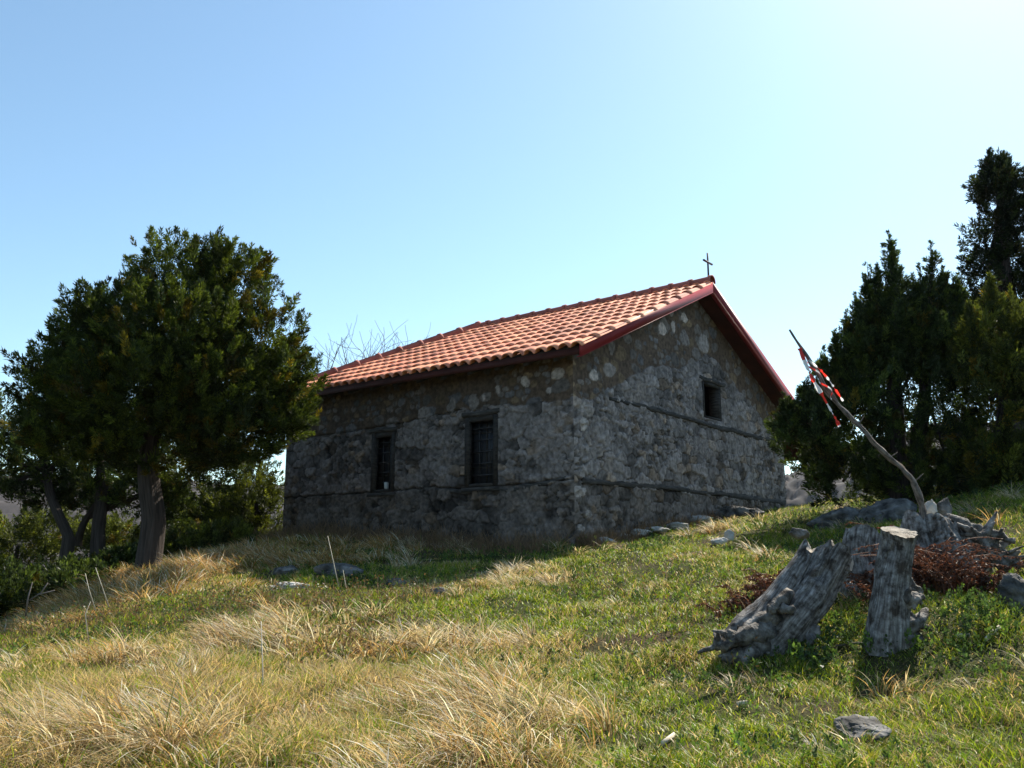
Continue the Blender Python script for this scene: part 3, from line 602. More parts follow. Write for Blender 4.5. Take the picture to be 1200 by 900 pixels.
# thinner junipers behind it
lb = pxlobes([(20, 540, 48, 46, 0, .9), (70, 520, 50, 34, .2, .8), (60, 572, 46, 22, .4, .7), (-30, 520, 60, 60, 0, 1), (-50, 590, 50, 40, 0, .8)], 17.5); t0 = tb(78, 676, 17.3)
tree('juniper_tree', 'dark juniper with a slim leaning trunk, at the left edge of the picture', 'tree', lb, 420, 110, .19, DGREEN, [([t0, t0 + [-.06, 0, .9], at(62, 580, 17.5), at(48, 530, 17.5)], [.14, .11, .09, .05])], lg=.075, wd=.012)
lb = pxlobes([(120, 545, 55, 36, 0, .8), (165, 575, 40, 28, .3, .7), (100, 580, 34, 18, .3, .6), (235, 545, 48, 28, .5, .8), (200, 590, 24, 26, .8, .5)], 17.8); t0 = tb(116, 674, 17.6)
tree('juniper_tree', 'dark juniper with a straight trunk and a side fork, just left of the thick trunk', 'tree', lb, 380, 110, .19, DGREEN, [([t0, at(116, 620, 17.7), at(119, 570, 17.8), at(122, 530, 17.8)], [.17, .13, .12, .06]), ([at(90, 640, 17.9), at(98, 615, 17.9), at(114, 590, 17.8)], [.07, .07, .07])], lg=.075, wd=.012)
for (pts, D, lab) in (([(300, 590, 30, 48, 0, .8), (275, 615, 36, 26, .2, .7), (250, 600, 24, 30, .4, .5)], 19.5, 'bushy lit juniper close against the left end of the chapel'),
                      ([(22, 640, 50, 34, 0, .9), (60, 625, 30, 28, .2, .7), (-40, 640, 50, 44, 0, 1)], 21, 'bright green juniper scrub low at the left edge beyond the trunks'),
                      ([(30, 700, 70, 26, 0, .8), (-40, 710, 60, 34, 0, .8), (85, 690, 34, 16, 0, .5)], 14.5, 'low dark thicket in the shade at the left edge under the trees'),
                      ([(118, 682, 40, 16, 0, .6), (150, 672, 24, 14, .2, .4)], 16.2, 'low dark thicket between the slim trunk and the thick trunk'),
                      ([(250, 640, 40, 16, 0, .6), (205, 648, 24, 14, 0, .5)], 17.5, 'low bush filling the gap right of the thick trunk'),
                      ([(140, 640, 26, 26, 0, .6), (205, 610, 20, 40, 0, .6), (110, 632, 22, 20, .3, .5)], 20.5, 'small green juniper seen either side of the thick trunk')):
    lb = pxlobes(pts, D); t0 = tb(pts[0][0], 640, D)
    tree('juniper_bush', lab, 'bush', lb, 300, 110, .18, (DGREEN if 'dark' in lab else OLIVE), [([t0, t0 + [0, 0, .4], np.array(lb[0][:3])], [.09, .07, .04])], lg=.075, wd=.012, limb=False, lo=.3, brown=.03)  # dark thickets added, leaves darkened to stand for shade
# right of the chapel
D = 13.7
lb = pxlobes([(945, 512, 36, 28, 0, .6), (985, 500, 44, 50, 0, .9), (1030, 490, 46, 60, 0, .9), (1085, 490, 46, 62, 0, .9), (1000, 550, 46, 26, .2, .8), (1060, 555, 60, 32, 0, 1.0), (960, 548, 26, 14, .2, .5), (985, 566, 34, 20, .2, .6), (1115, 540, 55, 50, -.2, 1.0), (1010, 430, 22, 40, 0, .5), (1080, 400, 28, 40, 0, .6), (1040, 400, 24, 44, 0, .6)], D)
sp = [(at(1043, 280, D), 2.4, .50), (at(1091, 292, D), 2.2, .42), (at(1070, 330, D), 1.6, .34), (at(1029, 318, D), 1.7, .32), (at(1017, 318, D), 1.6, .28), (at(1105, 322, D), 1.5, .28), (at(1056, 345, D), 1.2, .3), (at(1004, 352, D), 1.3, .28), (at(992, 372, D), 1.7, .45), (at(967, 415, D), 1.0, .3), (at(980, 395, D), 1.2, .26), (at(1078, 318, D), 1.4, .24), (at(1116, 345, D), 1.3, .26), (at(1120, 330, D), 1.4, .4), (at(945, 452, D), .8, .34), (at(921, 470, D), .6, .3)]
t0 = tb(1050, 590, D)
tree('juniper_tree', 'dark green juniper with several pointed spires, just right of the chapel', 'tree', lb, 560, 170, .15, DGREEN, [([t0, at(1050, 520, D), at(1048, 400, D), at(1043, 300, D)], [.2, .15, .08, .02]), ([t0 + [.15, 0, 0], at(1080, 480, D), at(1091, 320, D)], [.14, .1, .02])], spires=sp, lg=.064, wd=.0085, lr=.03, lo=.62)
D = 13.0
lb = pxlobes([(1175, 420, 50, 60, 0, .9), (1150, 470, 40, 60, 0, .8), (1200, 500, 60, 70, 0, 1.0), (1160, 545, 55, 36, .2, 1.0), (1225, 430, 50, 80, 0, 1.0)], D)
sp = [(at(1160, 330, D), 1.5, .5), (at(1185, 345, D), 1.4, .5), (at(1205, 352, D), 1.4, .5), (at(1136, 362, D), 1.2, .4), (at(1230, 340, D), 1.5, .5)]; t0 = tb(1175, 575, D)
tree('juniper_tree', 'yellowish green rounded juniper at the right edge, lower than its neighbours', 'tree', lb, 600, 120, .16, (.072, .084, .022), [([t0, at(1178, 500, D), at(1185, 380, D)], [.16, .12, .03])], spires=sp, lg=.064, wd=.0085)
D = 18.0
lb = pxlobes([(1166, 215, 22, 24, 0, .5), (1172, 245, 28, 20, 0, .6), (1160, 275, 30, 18, 0, .6), (1190, 262, 30, 22, 0, .6), (1170, 305, 38, 18, 0, .7), (1210, 300, 40, 26, 0, .8), (1150, 318, 26, 12, 0, .5), (1185, 345, 55, 22, 0, 1.0), (1150, 372, 30, 16, 0, .6), (1230, 350, 50, 40, 0, 1), (1200, 400, 70, 40, 0, 1.1), (1205, 235, 24, 20, 0, .5), (1215, 210, 16, 16, 0, .4)], D)
sp = [(at(1160, 180, D), .9, .36), (at(1176, 184, D), .9, .34)]; t0 = tb(1185, 575, D)
tree('conifer_tree', 'tall dark ragged conifer standing highest behind the junipers at the right edge', 'tree', lb, 700, 120, .2, (.018, .027, .013), [([t0, at(1182, 450, D), at(1175, 300, D), at(1168, 200, D)], [.3, .22, .12, .03])], spires=sp, lg=.075, wd=.011, lo=.35, up=.2)

# bare trees behind the roof
def bare(px, pyt, D, h, seed, label):
    global rng
    keep = rng; rng = np.random.default_rng(seed)
    topz = at(px, pyt, D)[2]; x, y = at(px, pyt, D)[:2]; g = gz1(x, y); H = topz - g; mb = MB()
    def grow(p, d, L, r, k):
        n = 6; q = [p]; dd = d.copy()
        for _ in range(n): dd = dd + rng.normal(0, .13, 3) + [0, 0, .04]; dd /= np.linalg.norm(dd); q.append(q[-1] + dd * L / n)
        mb.tube(q, np.linspace(r, r * .6, n + 1), 6 if k > 2 else 4, caps=False)
        if k == 0: return
        for j in range(4 if k > 1 else 5):
            i = rng.integers(2, n + 1); nd = dd + rng.normal(0, .62, 3); nd[2] = abs(nd[2]) * .6 + .12; nd /= np.linalg.norm(nd); grow(q[i], nd, L * (.62 + .28 * rng.random()), max(r * .5, .006), k - 1)
    grow(np.array([x, y, g - .1]), np.array([.05, 0, 1.]), H * .40, .11, 4)
    V = np.concatenate(mb.V); s_ = H / (V[:, 2].max() - g); mb.V = [np.stack([x + (v[:, 0] - x), v[:, 1], g + (v[:, 2] - g) * s_], -1) for v in mb.V]
    o = mb.build('bare_tree', M['twig']); tag(o, label, 'tree'); rng = keep
bare(412, 368, 25, 3, 5, 'leafless tree rising highest over the far end of the tiled roof')
bare(452, 392, 27, 3, 16, 'leafless twiggy tree over the roof, middle of the bare ones')
bare(492, 376, 27, 3, 23, 'leafless twiggy tree over the roof, nearest the cross of the bare ones')
bare(470, 382, 30, 3, 41, 'faint leafless tree far behind the roof, between the nearer bare ones')

# ---------------------------------------------------------------- rocks
def rock(name, label, px, py, wpx, hpx, depth=.5, mat='rock', seed=0, group=None, D=None, flat=1.0, sink=.25, rot=0):
    p = gp(px, py) if D is None else at(px, py, D)
    k = p[1] / F; rx, ry, rzz = wpx * k / 2, wpx * k / 2 * depth, hpx * k / (2 - 2 * sink) 
    n, m = 56, 36; th = np.linspace(0, 2 * pi, n, endpoint=False); ph = np.linspace(0, pi, m)
    TH, PH = np.meshgrid(th, ph); d = np.stack([np.cos(TH) * np.sin(PH), np.sin(TH) * np.sin(PH), np.cos(PH)], -1).reshape(-1, 3)
    rg = np.random.default_rng(seed + 400); pn = rg.normal(size=(15, 3)); pn /= np.linalg.norm(pn, axis=1)[:, None]; ph_ = .72 + .28 * rg.random(15)
    q = d * (1 / np.maximum((np.maximum(d @ pn.T, 1e-3) / ph_), .0).max(1))[:, None].clip(.5, 1.25)
    f = .95 + .25 * (vn3(d, 1.7, seed) - .5) + .22 * (vn3(d, 4.1, seed + 5) - .5) + .16 * (vn3(d, 10, seed + 8) - .5) + .06 * (vn3(d, 24, seed + 11) - .5)
    f = f - .10 * (np.abs(vn3(d, 3.1, seed + 21) - .5) < .03)
    V = q * f[:, None] * [rx, ry, rzz * flat]; c, s_ = cos(rot), sin(rot); V = np.stack([V[:, 0] * c - V[:, 1] * s_, V[:, 0] * s_ + V[:, 1] * c, V[:, 2]], -1)
    i, j = np.meshgrid(np.arange(n), np.arange(m - 1)); a = (j * n + i).ravel(); b = (j * n + (i + 1) % n).ravel()
    o = mesh_np(name, V, np.stack([a, a + n, b + n, b], -1), np.full(len(a), 4), M[mat]); o.location = (float(p[0]), float(p[1]), float(p[2] + rzz * (1 - 2 * sink)))
    return tag(o, label, 'rock', group)
rock('boulder', 'grey rock outcrop in the shade under the spired juniper, left half', 985, 616, 70, 20, .7, 'rock', 1, sink=.4)
rock('boulder', 'rounder grey rock outcrop in the shade, nearer the taped branch', 1038, 614, 74, 26, .7, 'rock', 61, sink=.4)
rock('boulder', 'dark rounded rock beside the chapel wall foot, larger of the two', 862, 606, 44, 13, .7, 'rock', 2)
rock('boulder', 'small dark rock at the chapel right corner foot', 886, 606, 20, 9, .7, 'rock', 3)
rock('rock', 'pale small upright rock on the grass in front of the gable, right one of two', 856, 634, 12, 12, .8, 'palerock', 4)
rock('rock', 'flatter grey rock on the grass in front of the gable, left one of two', 844, 638, 18, 8, .8, 'palerock', 5)
rock('rock', 'flat grey rock lying in short grass at the bottom right', 1016, 862, 70, 17, .9, 'rock', 6, sink=.3)
rock('rock', 'pale flat rock in sun at the edge of the chapel shadow', 342, 692, 34, 10, .7, 'palerock', 7)
rock('rock', 'thin pale rock slab left of the pale flat rock, by the golden grass', 323, 694, 26, 7, .7, 'palerock', 8)
rock('boulder', 'wide dark boulder in the chapel shadow, right one', 402, 674, 60, 13, .6, 'rock', 9, sink=.35)
rock('boulder', 'smaller dark boulder in the chapel shadow, left one', 334, 672, 34, 9, .7, 'rock', 10, sink=.35)
rock('rock', 'pointed grey stone among dry tufts below the chapel corner', 513, 698, 16, 11, .8, 'rock', 11)
rock('rock', 'low grey stone left of the pointed stone, half in the grass', 462, 688, 26, 9, .8, 'rock', 12, sink=.3)
rock('boulder', 'grey boulder at the right edge below the roots', 1197, 712, 44, 34, .8, 'rock', 13)
rock('rock', 'small pale angular stone by the foot of the taped branch', 1092, 606, 15, 20, .9, 'palerock', 14, D=8.6, sink=.1)
rock('rock', 'brown stone right of the pale angular stone by the branch', 1108, 606, 18, 22, .8, 'rock', 15, D=8.9, sink=.15)
rock('rock', 'broken stone low behind the leaning log', 937, 628, 26, 10, .8, 'rock', 16, D=9.2)
for q, (px, py, w_, h_) in enumerate([(708, 637, 28, 8), (730, 633, 24, 7), (750, 629, 26, 8), (771, 625, 28, 8), (793, 620, 30, 9), (818, 614, 32, 9)]):
    lab = ['pale paving slab nearest the chapel corner', 'second pale slab from the corner at the gable foot', 'third pale slab from the corner at the gable foot', 'fourth pale slab from the corner at the gable foot', 'fifth pale slab from the corner at the gable foot', 'pale slab at the right end of the row, by the dark rocks'][q]
    o = rock('stone_slab', lab, px, py, w_, h_, .9, 'palerock', 30 + q, group='slabs along the gable foot', sink=.1); o['category'] = 'slab'

# ---------------------------------------------------------------- stumps
def loft(path, radii, flute=.3, seed=0, n=110, m=90, squash=None, cut=True, gro=.06, flare=None):
    P = np.array(path, float); k = np.linspace(0, 1, len(P)); t = np.linspace(0, 1, m); Q = np.stack([np.interp(t, k, P[:, c]) for c in range(3)], -1)
    for _ in range(4): Q[1:-1] = (Q[:-2] + Q[1:-1] * 2 + Q[2:]) / 4
    R = np.interp(t, k, radii); T = np.gradient(Q, axis=0); T /= np.linalg.norm(T, axis=1)[:, None]; th = np.arange(n) / n * 2 * pi
    acc = np.concatenate([[0], np.cumsum(np.linalg.norm(np.diff(Q, axis=0), axis=1))]); V = []; U = []; ref = np.array([1., 0, 0])
    cx, sx = np.cos(th), np.sin(th)
    for i in range(m):
        a = ref - T[i] * (ref @ T[i]); a /= np.linalg.norm(a); b = np.cross(T[i], a); ref = a; z = acc[i]
        tw_ = th + 1.1 * (vn(np.cos(th) + 5 + z * 1.6, np.sin(th) + z * 2.1, seed + 51) - .5) + z * .5; cx, sx = np.cos(tw_), np.sin(tw_); amp = vn(np.cos(th) * 1.3 + 31, np.sin(th) * 1.3 + z * 2.4, seed + 53)
        f = 1 + flute * (vn(cx * 1.5 + 7 + z * .5, sx * 1.5 + z * 1.3, seed) - .5) * 2 + gro * 3.2 * amp * (vn(cx * 3.3 + 20 + z * 1.1, sx * 4.3 + z * 1.6, seed + 1) - .5) + gro * .7 * (vn(cx * 13 + 9 + z * 2.2, sx * 13 + z * 2.5, seed + 2) - .5)
        gr = vn(cx * 2.3 + 3 + z * .9, sx * 2.3 + z * 1.1, seed + 7); f = f - .30 * amp * (1 - sst(0, .05, np.abs(gr - .5)))
        gr = vn(cx * 5 + 13 + z * .7, sx * 5 + z * .9, seed + 17); f = f - .07 * (1 - sst(0, .05, np.abs(gr - .5)))
        kn = vn(cx * 2.2 + 40, sx * 2.2 + z * 5, seed + 9); f = f + .34 * sst(.62, .85, kn) * np.clip(1 - t[i] / .5, 0, 1) - .16 * sst(.70, .9, vn(cx * 2 + 60, sx * 2 + z * 4, seed + 19))
        sq = squash or 1
        rim = (vn(np.cos(th) * 2.2 + 70, np.sin(th) * 2.2, seed + 57) - .6) * .16 * sst(.8, 1.0, t[i]) * flute / .34 * (1 if cut else 0)
        V.append(Q[i] + np.outer(np.cos(th) * R[i] * f, a) + np.outer(np.sin(th) * R[i] * f * sq, b) + np.outer(rim, T[i])); U.append(np.stack([th / 2 / pi, np.full(n, z)], -1))
    mb = MB(); i = np.arange(m - 1)[:, None] * n; j = np.arange(n)[None]; kk = (j + 1) % n; mb.add(np.concatenate(V), np.stack([i + j, i + kk, i + n + kk, i + n + j], -1).reshape(-1, 4), None, np.concatenate(U))
    cap = MB(); rim = V[-1]; c = rim.mean(0); rr = np.linspace(1, 0.02, 14); CV = np.concatenate([c + (rim - c) * r + T[-1] * (.006 + .012 * (vn(cx * r * 5, sx * r * 5, seed + 30) - .5) - .006 * (1 if q % 2 else 0))[:, None] for q, r in enumerate(rr)])
    i = np.arange(13)[:, None] * n; cap.add(CV, np.stack([i + j, i + kk, i + n + kk, i + n + j], -1).reshape(-1, 4)); 
    return mb, cap
def knots(name, mb, spots, seed):
    g = np.random.default_rng(seed)
    for q, (p, r, el) in enumerate(spots):
        for w_ in range(5):
            a = g.random() * 2 * pi; d = np.array([cos(a), g.normal() * .4 - .3, sin(a) * .8]); d /= np.linalg.norm(d); t = np.linspace(0, 1, 12)[:, None]
            bend = g.normal(size=3) * .7; Q = np.array(p) - d * r * .7 + d * t * r * (1.6 + g.random()) + bend * t * t * r * .9 + np.cumsum(g.normal(0, r * .05, (12, 3)), 0)
            mb.tube(Q, r * (.42 + .2 * g.random()) * np.interp(t[:, 0], [0, .15, .6, 1], [.5, 1, .8, .25]), 16, rough=.9, seed=q + w_ * 3.3)
# leaning log on the left: two fused stems, gnarled root end lying on the grass
base = gp(858, 775); st = thing('tree_stump', 'grey leaning split log with gnarled roots on the grass, leftmost of the dead stumps', 'stump', base)
D = base[1]
A1, c1_ = loft([at(862, 770, D - .02), at(888, 740, D + .05), at(918, 702, D + .15), at(944, 662, D + .25), at(953, 641, D + .3)], [.12, .13, .11, .085, .07], .34, 11, squash=.8)
A2, c2_ = loft([at(896, 768, D + .05), at(926, 735, D + .05), at(950, 704, D + .12), at(974, 662, D + .2), at(982, 648, D + .22)], [.10, .125, .14, .145, .14], .34, 12, squash=.85)
R1 = MB()
for q, (x0, y0, x1_, y1_, r) in enumerate([(893, 735, 838, 757, .075), (905, 748, 848, 775, .08), (915, 722, 868, 738, .06), (900, 715, 925, 705, .05), (890, 752, 862, 782, .07), (950, 735, 948, 752, .05), (925, 700, 902, 712, .05)]):
    P0, P1 = at(x0, y0, D + .0), at(x1_, y1_, D - .14); s_ = np.linspace(0, 1, 9)[:, None]; Q = P0 * (1 - s_) + P1 * s_ + np.cumsum(rng.normal(0, .012, (9, 3)), 0); R1.tube(Q, np.linspace(r, r * .45, 9) * (.8 + .5 * rng.random(9)), 14, rough=.7, seed=q)
knots('k', R1, [(at(842, 755, D - .12), .06, (1, .9, .9)), (at(858, 745, D - .14), .055, (1.3, .8, .8)), (at(866, 745, D - .03), .045, (1.1, .9, .8)), (at(852, 770, D - .08), .06, (1.2, .9, 1))], 70)
adopt(st, [A1.build('stem', M['stump']), A2.build('stem', M['stump']), c1_.build('cut_face', M['cut']), c2_.build('cut_face', M['cut']), R1.build('root', M['root'])])
# upright stump
base = gp(1040, 757); D = base[1]; st = thing('tree_stump', 'upright grey stump with flat sawn top and knotty foot, before the rusty bracken', 'stump', base)
A1, c1_ = loft([at(1040, 768, D), at(1040, 745, D), at(1042, 715, D), at(1046, 680, D + .02), at(1054, 642, D + .04), at(1056, 632, D + .035), at(1057, 625, D + .02)], [.175, .16, .14, .125, .122, .125, .13], .20, 21, gro=.05, cut=False)
R1 = MB(); knots('k', R1, [(at(1066, 705, D - .1), .085, (1, .9, 1.2)), (at(1070, 730, D - .08), .085, (1, .9, 1.1)), (at(1058, 752, D - .1), .08, (1.2, 1, .8)), (at(1075, 692, D - .02), .05, (1, .9, 1.5)), (at(1074, 748, D - .05), .06, (1.1, 1, .8))], 90)
adopt(st, [A1.build('stem', M['stump']), c1_.build('cut_face', M['cut']), R1.build('root', M['root'])])
# broad sawn stump behind, between the two
p0 = at(1008, 690, 7.9); st = thing('tree_stump', 'broad brown sawn stump tucked between and behind the two grey ones', 'stump', p0)
A1, c1_ = loft([at(1012, 705, 7.9), at(1010, 675, 7.9), at(1006, 645, 7.95), at(1008, 626, 8.0)], [.24, .2, .17, .165], .18, 31)
adopt(st, [A1.build('stem', M['stump']), c1_.build('cut_face', M['cut'])])
# low wide stump with spreading roots on the right
p0 = at(1100, 660, 8.2); st = thing('tree_stump', 'low wide stump with pale roots running down the bank at the right', 'stump', p0)
A1, c1_ = loft([at(1100, 690, 8.2), at(1098, 655, 8.2), at(1092, 628, 8.25), at(1090, 612, 8.3)], [.42, .34, .27, .25], .28, 41, gro=.07)
R1 = MB()
for q, (x0, y0, x1_, y1_, r) in enumerate([(1110, 615, 1180, 655, .09), (1115, 630, 1172, 672, .10), (1105, 612, 1155, 628, .07), (1120, 645, 1150, 690, .09), (1125, 625, 1190, 640, .06)]):
    P0, P1 = at(x0, y0, 8.15), at(x1_, y1_, 7.95); s_ = np.linspace(0, 1, 12)[:, None]; Q = P0 * (1 - s_) + P1 * s_ + np.cumsum(rng.normal(0, .018, (12, 3)), 0); R1.tube(Q, np.linspace(r, r * .4, 12) * (.75 + .6 * rng.random(12)), 16, rough=.8, seed=q + 20)
knots('k', R1, [(at(1140 + 9 * q % 50, 625 + 6 * q, 8.0), .06 + .02 * (q % 2), (1.2, .9, .8)) for q in range(7)], 120)
adopt(st, [A1.build('stem', M['stump']), c1_.build('cut_face', M['cut']), R1.build('root', M['root'])])

# ---------------------------------------------------------------- leaning branch and its tape
BD = 8.15
bpx = [(1082, 612), (1081, 600), (1078, 588), (1074, 574), (1070, 563), (1058, 552), (1040, 535), (1021, 516), (1003, 498), (985, 479), (968, 457), (953, 434), (938, 411), (924, 389)]
brr = [.055, .055, .05, .055, .045, .04, .04, .04, .04, .045, .05, .034, .026, .02]
P = np.array([at(x, y, BD - .02 * q) for q, (x, y) in enumerate(bpx)]); k = np.linspace(0, 1, len(P)); t = np.linspace(0, 1, 70); Q = np.stack([np.interp(t, k, P[:, c]) for c in range(3)], -1); Q += np.cumsum(rng.normal(0, .0025, Q.shape), 0)
for _ in range(2): Q[1:-1] = (Q[:-2] + Q[1:-1] * 2 + Q[2:]) / 4
br = thing('dead_branch', 'long bent grey branch propped up on the low stump, pointing up at the sky', 'branch', P[0])
mb = MB().tube(Q, np.interp(t, k, brr) * (.85 + .3 * vn(t * 25, 0 * t, 3)) * .5, 16, rough=1.1, seed=3)
tws = []
for (f0, dx, dz_) in ((.62, .04, .09), (.45, .05, .05), (.8, -.03, .06), (.3, .06, .08)):
    q0 = Q[int(f0 * 69)]; tws.append(MB().tube([q0, q0 + [dx, 0, dz_ * .6], q0 + [dx * 1.6, 0, dz_]], [.008, .005, .002], 6).build('twig', M['branch']))
adopt(br, [mb.build('stem', M['branch'])] + tws)
def ribbon(mb, pts, D, wid, tw0, tw1, seed, step=.11):
    P = np.array([at(x, y, D) for x, y in pts]); k = np.linspace(0, 1, len(P)); n = 120; t = np.linspace(0, 1, n); Q = np.stack([np.interp(t, k, P[:, c]) for c in range(3)], -1)
    for _ in range(6): Q[1:-1] = (Q[:-2] + Q[1:-1] * 2 + Q[2:]) / 4
    T = np.gradient(Q, axis=0); T /= np.linalg.norm(T, axis=1)[:, None]; acc = np.concatenate([[0], np.cumsum(np.linalg.norm(np.diff(Q, axis=0), axis=1))])
    ang = tw0 + (tw1 - tw0) * t + 2.6 * (vn(t * 11, 0 * t, seed) - .5) + 1.2 * (vn(t * 30, 0 * t, seed + 4) - .5); a = np.cross(T, [0, 1, 0]); a /= np.linalg.norm(a, axis=1)[:, None]; b = np.cross(T, a)
    s_ = a * np.cos(ang)[:, None] + b * np.sin(ang)[:, None]; wv = wid * (.6 + .5 * vn(t * 9, 0 * t, seed + 2))[:, None]
    Vl = Q + s_ * wv; Vr = Q - s_ * wv
    for i in range(n - 1):
        red = (acc[i] / step) % 2 < 1; c = (.75, .045, .03) if red else (.85, .84, .82)
        mb.add([Vl[i], Vl[i + 1], Q[i + 1] + [0, .006, 0], Q[i] + [0, .006, 0]], np.array([[0, 1, 2, 3]]), c); mb.add([Q[i] + [0, .006, 0], Q[i + 1] + [0, .006, 0], Vr[i + 1], Vr[i]], np.array([[0, 1, 2, 3]]), c)
tp = MB()
ribbon(tp, [(937, 408), (943, 424), (952, 444), (963, 462), (972, 478), (980, 492), (984, 500)], BD - .27, .022, .3, 1.6, 5)
ribbon(tp, [(938, 410), (950, 424), (962, 434), (972, 446), (980, 458), (988, 470)], BD - .25, .013, -.4, 1.9, 8)
wr = []
for q in np.linspace(0, 5 * pi, 90):
    c = np.array(at(944 + 2.2 * q, 421 + 3.4 * q / 1.0 * .9, BD - .24)); wr.append(c + np.array([cos(q) * .028, sin(q) * .028, 0]))
for i in range(len(wr) - 1):
    red = (i // 9) % 2 == 0; c = (.75, .045, .03) if red else (.85, .84, .82); tp.add([wr[i], wr[i + 1], wr[i + 1] + np.array([0, 0, .018]), wr[i] + np.array([0, 0, .018])], np.array([[0, 1, 2, 3]]), c)
tag(tp.build('barrier_tape', M['tape']), 'red and white striped barrier tape wound round the bent branch, with loose ends', 'tape')

# small litter
def stick(name, label, pts, r, mat='palestick', cat='stick', D=None, n=7, flat=.5):
    P = [gp(x, y) + [0, 0, .03] if D is None else at(x, y, D) for x, y in pts]; o = MB().tube(P, r, n, flat=flat, rough=.3).build(name, M[mat]); return tag(o, label, cat)
stick('stick', 'short pale stick lying on the grass at the right edge', [(1156, 755), (1164, 747), (1173, 740)], .017)
stick('wood_chip', 'pale flat wood chip left of the short pale stick', [(1122, 751), (1137, 750)], .014, cat='chip')
stick('wood_chip', 'tan wood chip in the grass near the bottom middle', [(776, 878), (790, 868)], .015, cat='chip')
stick('wood_chip', 'white chip in the grass right of the bottom middle', [(864, 833), (876, 829)], .014, cat='chip')
stick('twig', 'crooked brown twig in front of the upright stump foot', [(980, 763), (1005, 760), (1030, 762), (1048, 755)], .008, mat='twig')
def stalk(label, px, py, pts, D, name='dry_stalk', r=.007, kinks=()):
    mb = MB(); P = [at(x, y, D) for x, y in pts]; mb.tube(P, np.linspace(r, r * .5, len(P)), 5)
    for ks_ in kinks: mb.tube([at(x, y, D) for x, y in ks_], r * .6, 5)
    o = mb.build(name, M['palestick' if name == 'dry_stalk' else 'twig']); tag(o, label, 'stalk' if name == 'dry_stalk' else 'twig')
g = gp(398, 690); stalk('thin tall pale weed stalk in front of the wide dark boulder', 0, 0, [(398, 693), (391, 660), (384, 628)], g[1])
stalk('dry forked bare twig standing at the left, before the dark trees', 0, 0, [(30, 722), (33, 700), (38, 682)], 9.6, 'forked_twig', .01, [[(35, 703), (48, 695), (56, 683)], [(44, 697), (64, 692)]])
for q, (pts, D, lab) in enumerate([([(128, 712), (117, 680), (112, 665)], 10.4, 'dark seed stalk with a bud, taller of two before the thick trunk'), ([(112, 715), (104, 690), (100, 672)], 10.3, 'slim seed stalk, shorter of two before the thick trunk'),
                                   ([(305, 850), (308, 790), (306, 728)], 6.2, 'tall pale stalk standing in the dry grass at the left middle'), ([(560, 770), (561, 745), (563, 722)], 8.2, 'short dry stalk right of the dry tufts in the middle'),
                                   ([(408, 700), (404, 680), (402, 668)], 11, 'short dry stalk just right of the tall pale weed stalk'), ([(105, 760), (100, 720), (106, 705)], 8.6, 'bent pale stalk above the foreground grass at the left')]):
    stalk(lab, 0, 0, pts, D, r=.006)

# ---------------------------------------------------------------- grass
def blades(mb, R, H, Dx, bend, Wd, col, seg=3):
    n = len(R); ts = np.linspace(0, 1, seg + 1); side = np.stack([-Dx[:, 1], Dx[:, 0], np.zeros(n)], -1); a = rng.random(n) * pi; side = side * np.cos(a)[:, None] * .6 + np.array([1, 0, 0]) * .7 + np.stack([0 * a, np.sin(a) * .5, 0 * a], -1)
    side /= np.linalg.norm(side, axis=1)[:, None]; V = np.empty((n, 2 * seg + 1, 3)); Fl = []
    D3 = np.stack([Dx[:, 0], Dx[:, 1], np.zeros(n)], -1)
    for i, t in enumerate(ts):
        c = R + D3 * (H * bend * t ** 1.6)[:, None]; c[:, 2] += H * (t - .45 * np.minimum(bend, 1.5) * t * t)
        if i < seg: w_ = (Wd * (1 - .55 * t))[:, None]; V[:, 2 * i] = c - side * w_; V[:, 2 * i + 1] = c + side * w_
        else: V[:, 2 * i] = c
    nv = 2 * seg + 1; o = np.arange(n)[:, None] * nv
    q = np.concatenate([o + np.array([2 * i, 2 * i + 1, 2 * i + 3, 2 * i + 2]) for i in range(seg - 1)], 0) if seg > 1 else None
    tr = o + np.array([2 * seg - 2, 2 * seg - 1, 2 * seg])
    mb.V.append(V.reshape(-1, 3)); c = np.repeat(col, nv, 0)
    tt = np.tile(np.repeat(ts, 2)[:nv], n)[:, None]; 
    mb.C.append(c); mb.U.append(V.reshape(-1, 3)[:, :2])
    if q is not None: mb.L.append((q + mb.n).ravel()); mb.Z.append(np.full(len(q), 4))
    mb.L.append((tr + mb.n).ravel()); mb.Z.append(np.full(n, 3)); mb.n += n * nv
def blob(x, y, L):
    r = np.zeros_like(x)
    for (px, py, rx, ry, v) in L:
        c = gpc(px, py); k = c[1] / F; r = np.maximum(r, v * np.exp(-(((x - c[0]) / (rx * k)) ** 2 + ((y - c[1]) / ry) ** 2) ** 1.5))
    return r
_g = {}
def gpc(px, py):
    if (px, py) not in _g: _g[(px, py)] = gp(px, py)
    return _g[(px, py)]
DRY = [(60, 830, 260, 1.5, 1), (330, 840, 240, 1.5, 1), (560, 830, 130, 1.3, .95), (560, 770, 120, .8, .8), (200, 770, 200, 1.0, .95), (380, 770, 120, .7, .8), (200, 672, 110, 1.9, 1), (130, 705, 80, 1.2, 1), (590, 680, 55, 1.0, .8), (520, 690, 30, .6, .7), (350, 655, 120, 2.0, .7), (20, 770, 120, 1.0, .9), (670, 860, 60, .5, .6), (760, 790, 60, .4, .35), (0, 900, 200, 1.5, 1), (500, 900, 180, .9, 1)]
TALL = [(60, 840, 280, 1.6, 1), (330, 850, 250, 1.5, 1), (540, 850, 140, 1.2, .95), (200, 770, 200, .9, .8), (560, 770, 110, .6, .6), (200, 675, 105, 2.0, 1), (130, 705, 80, 1.3, 1), (590, 682, 50, .7, .45), (350, 650, 130, 1.8, .5), (0, 900, 200, 1.5, 1), (500, 900, 170, .9, 1)]
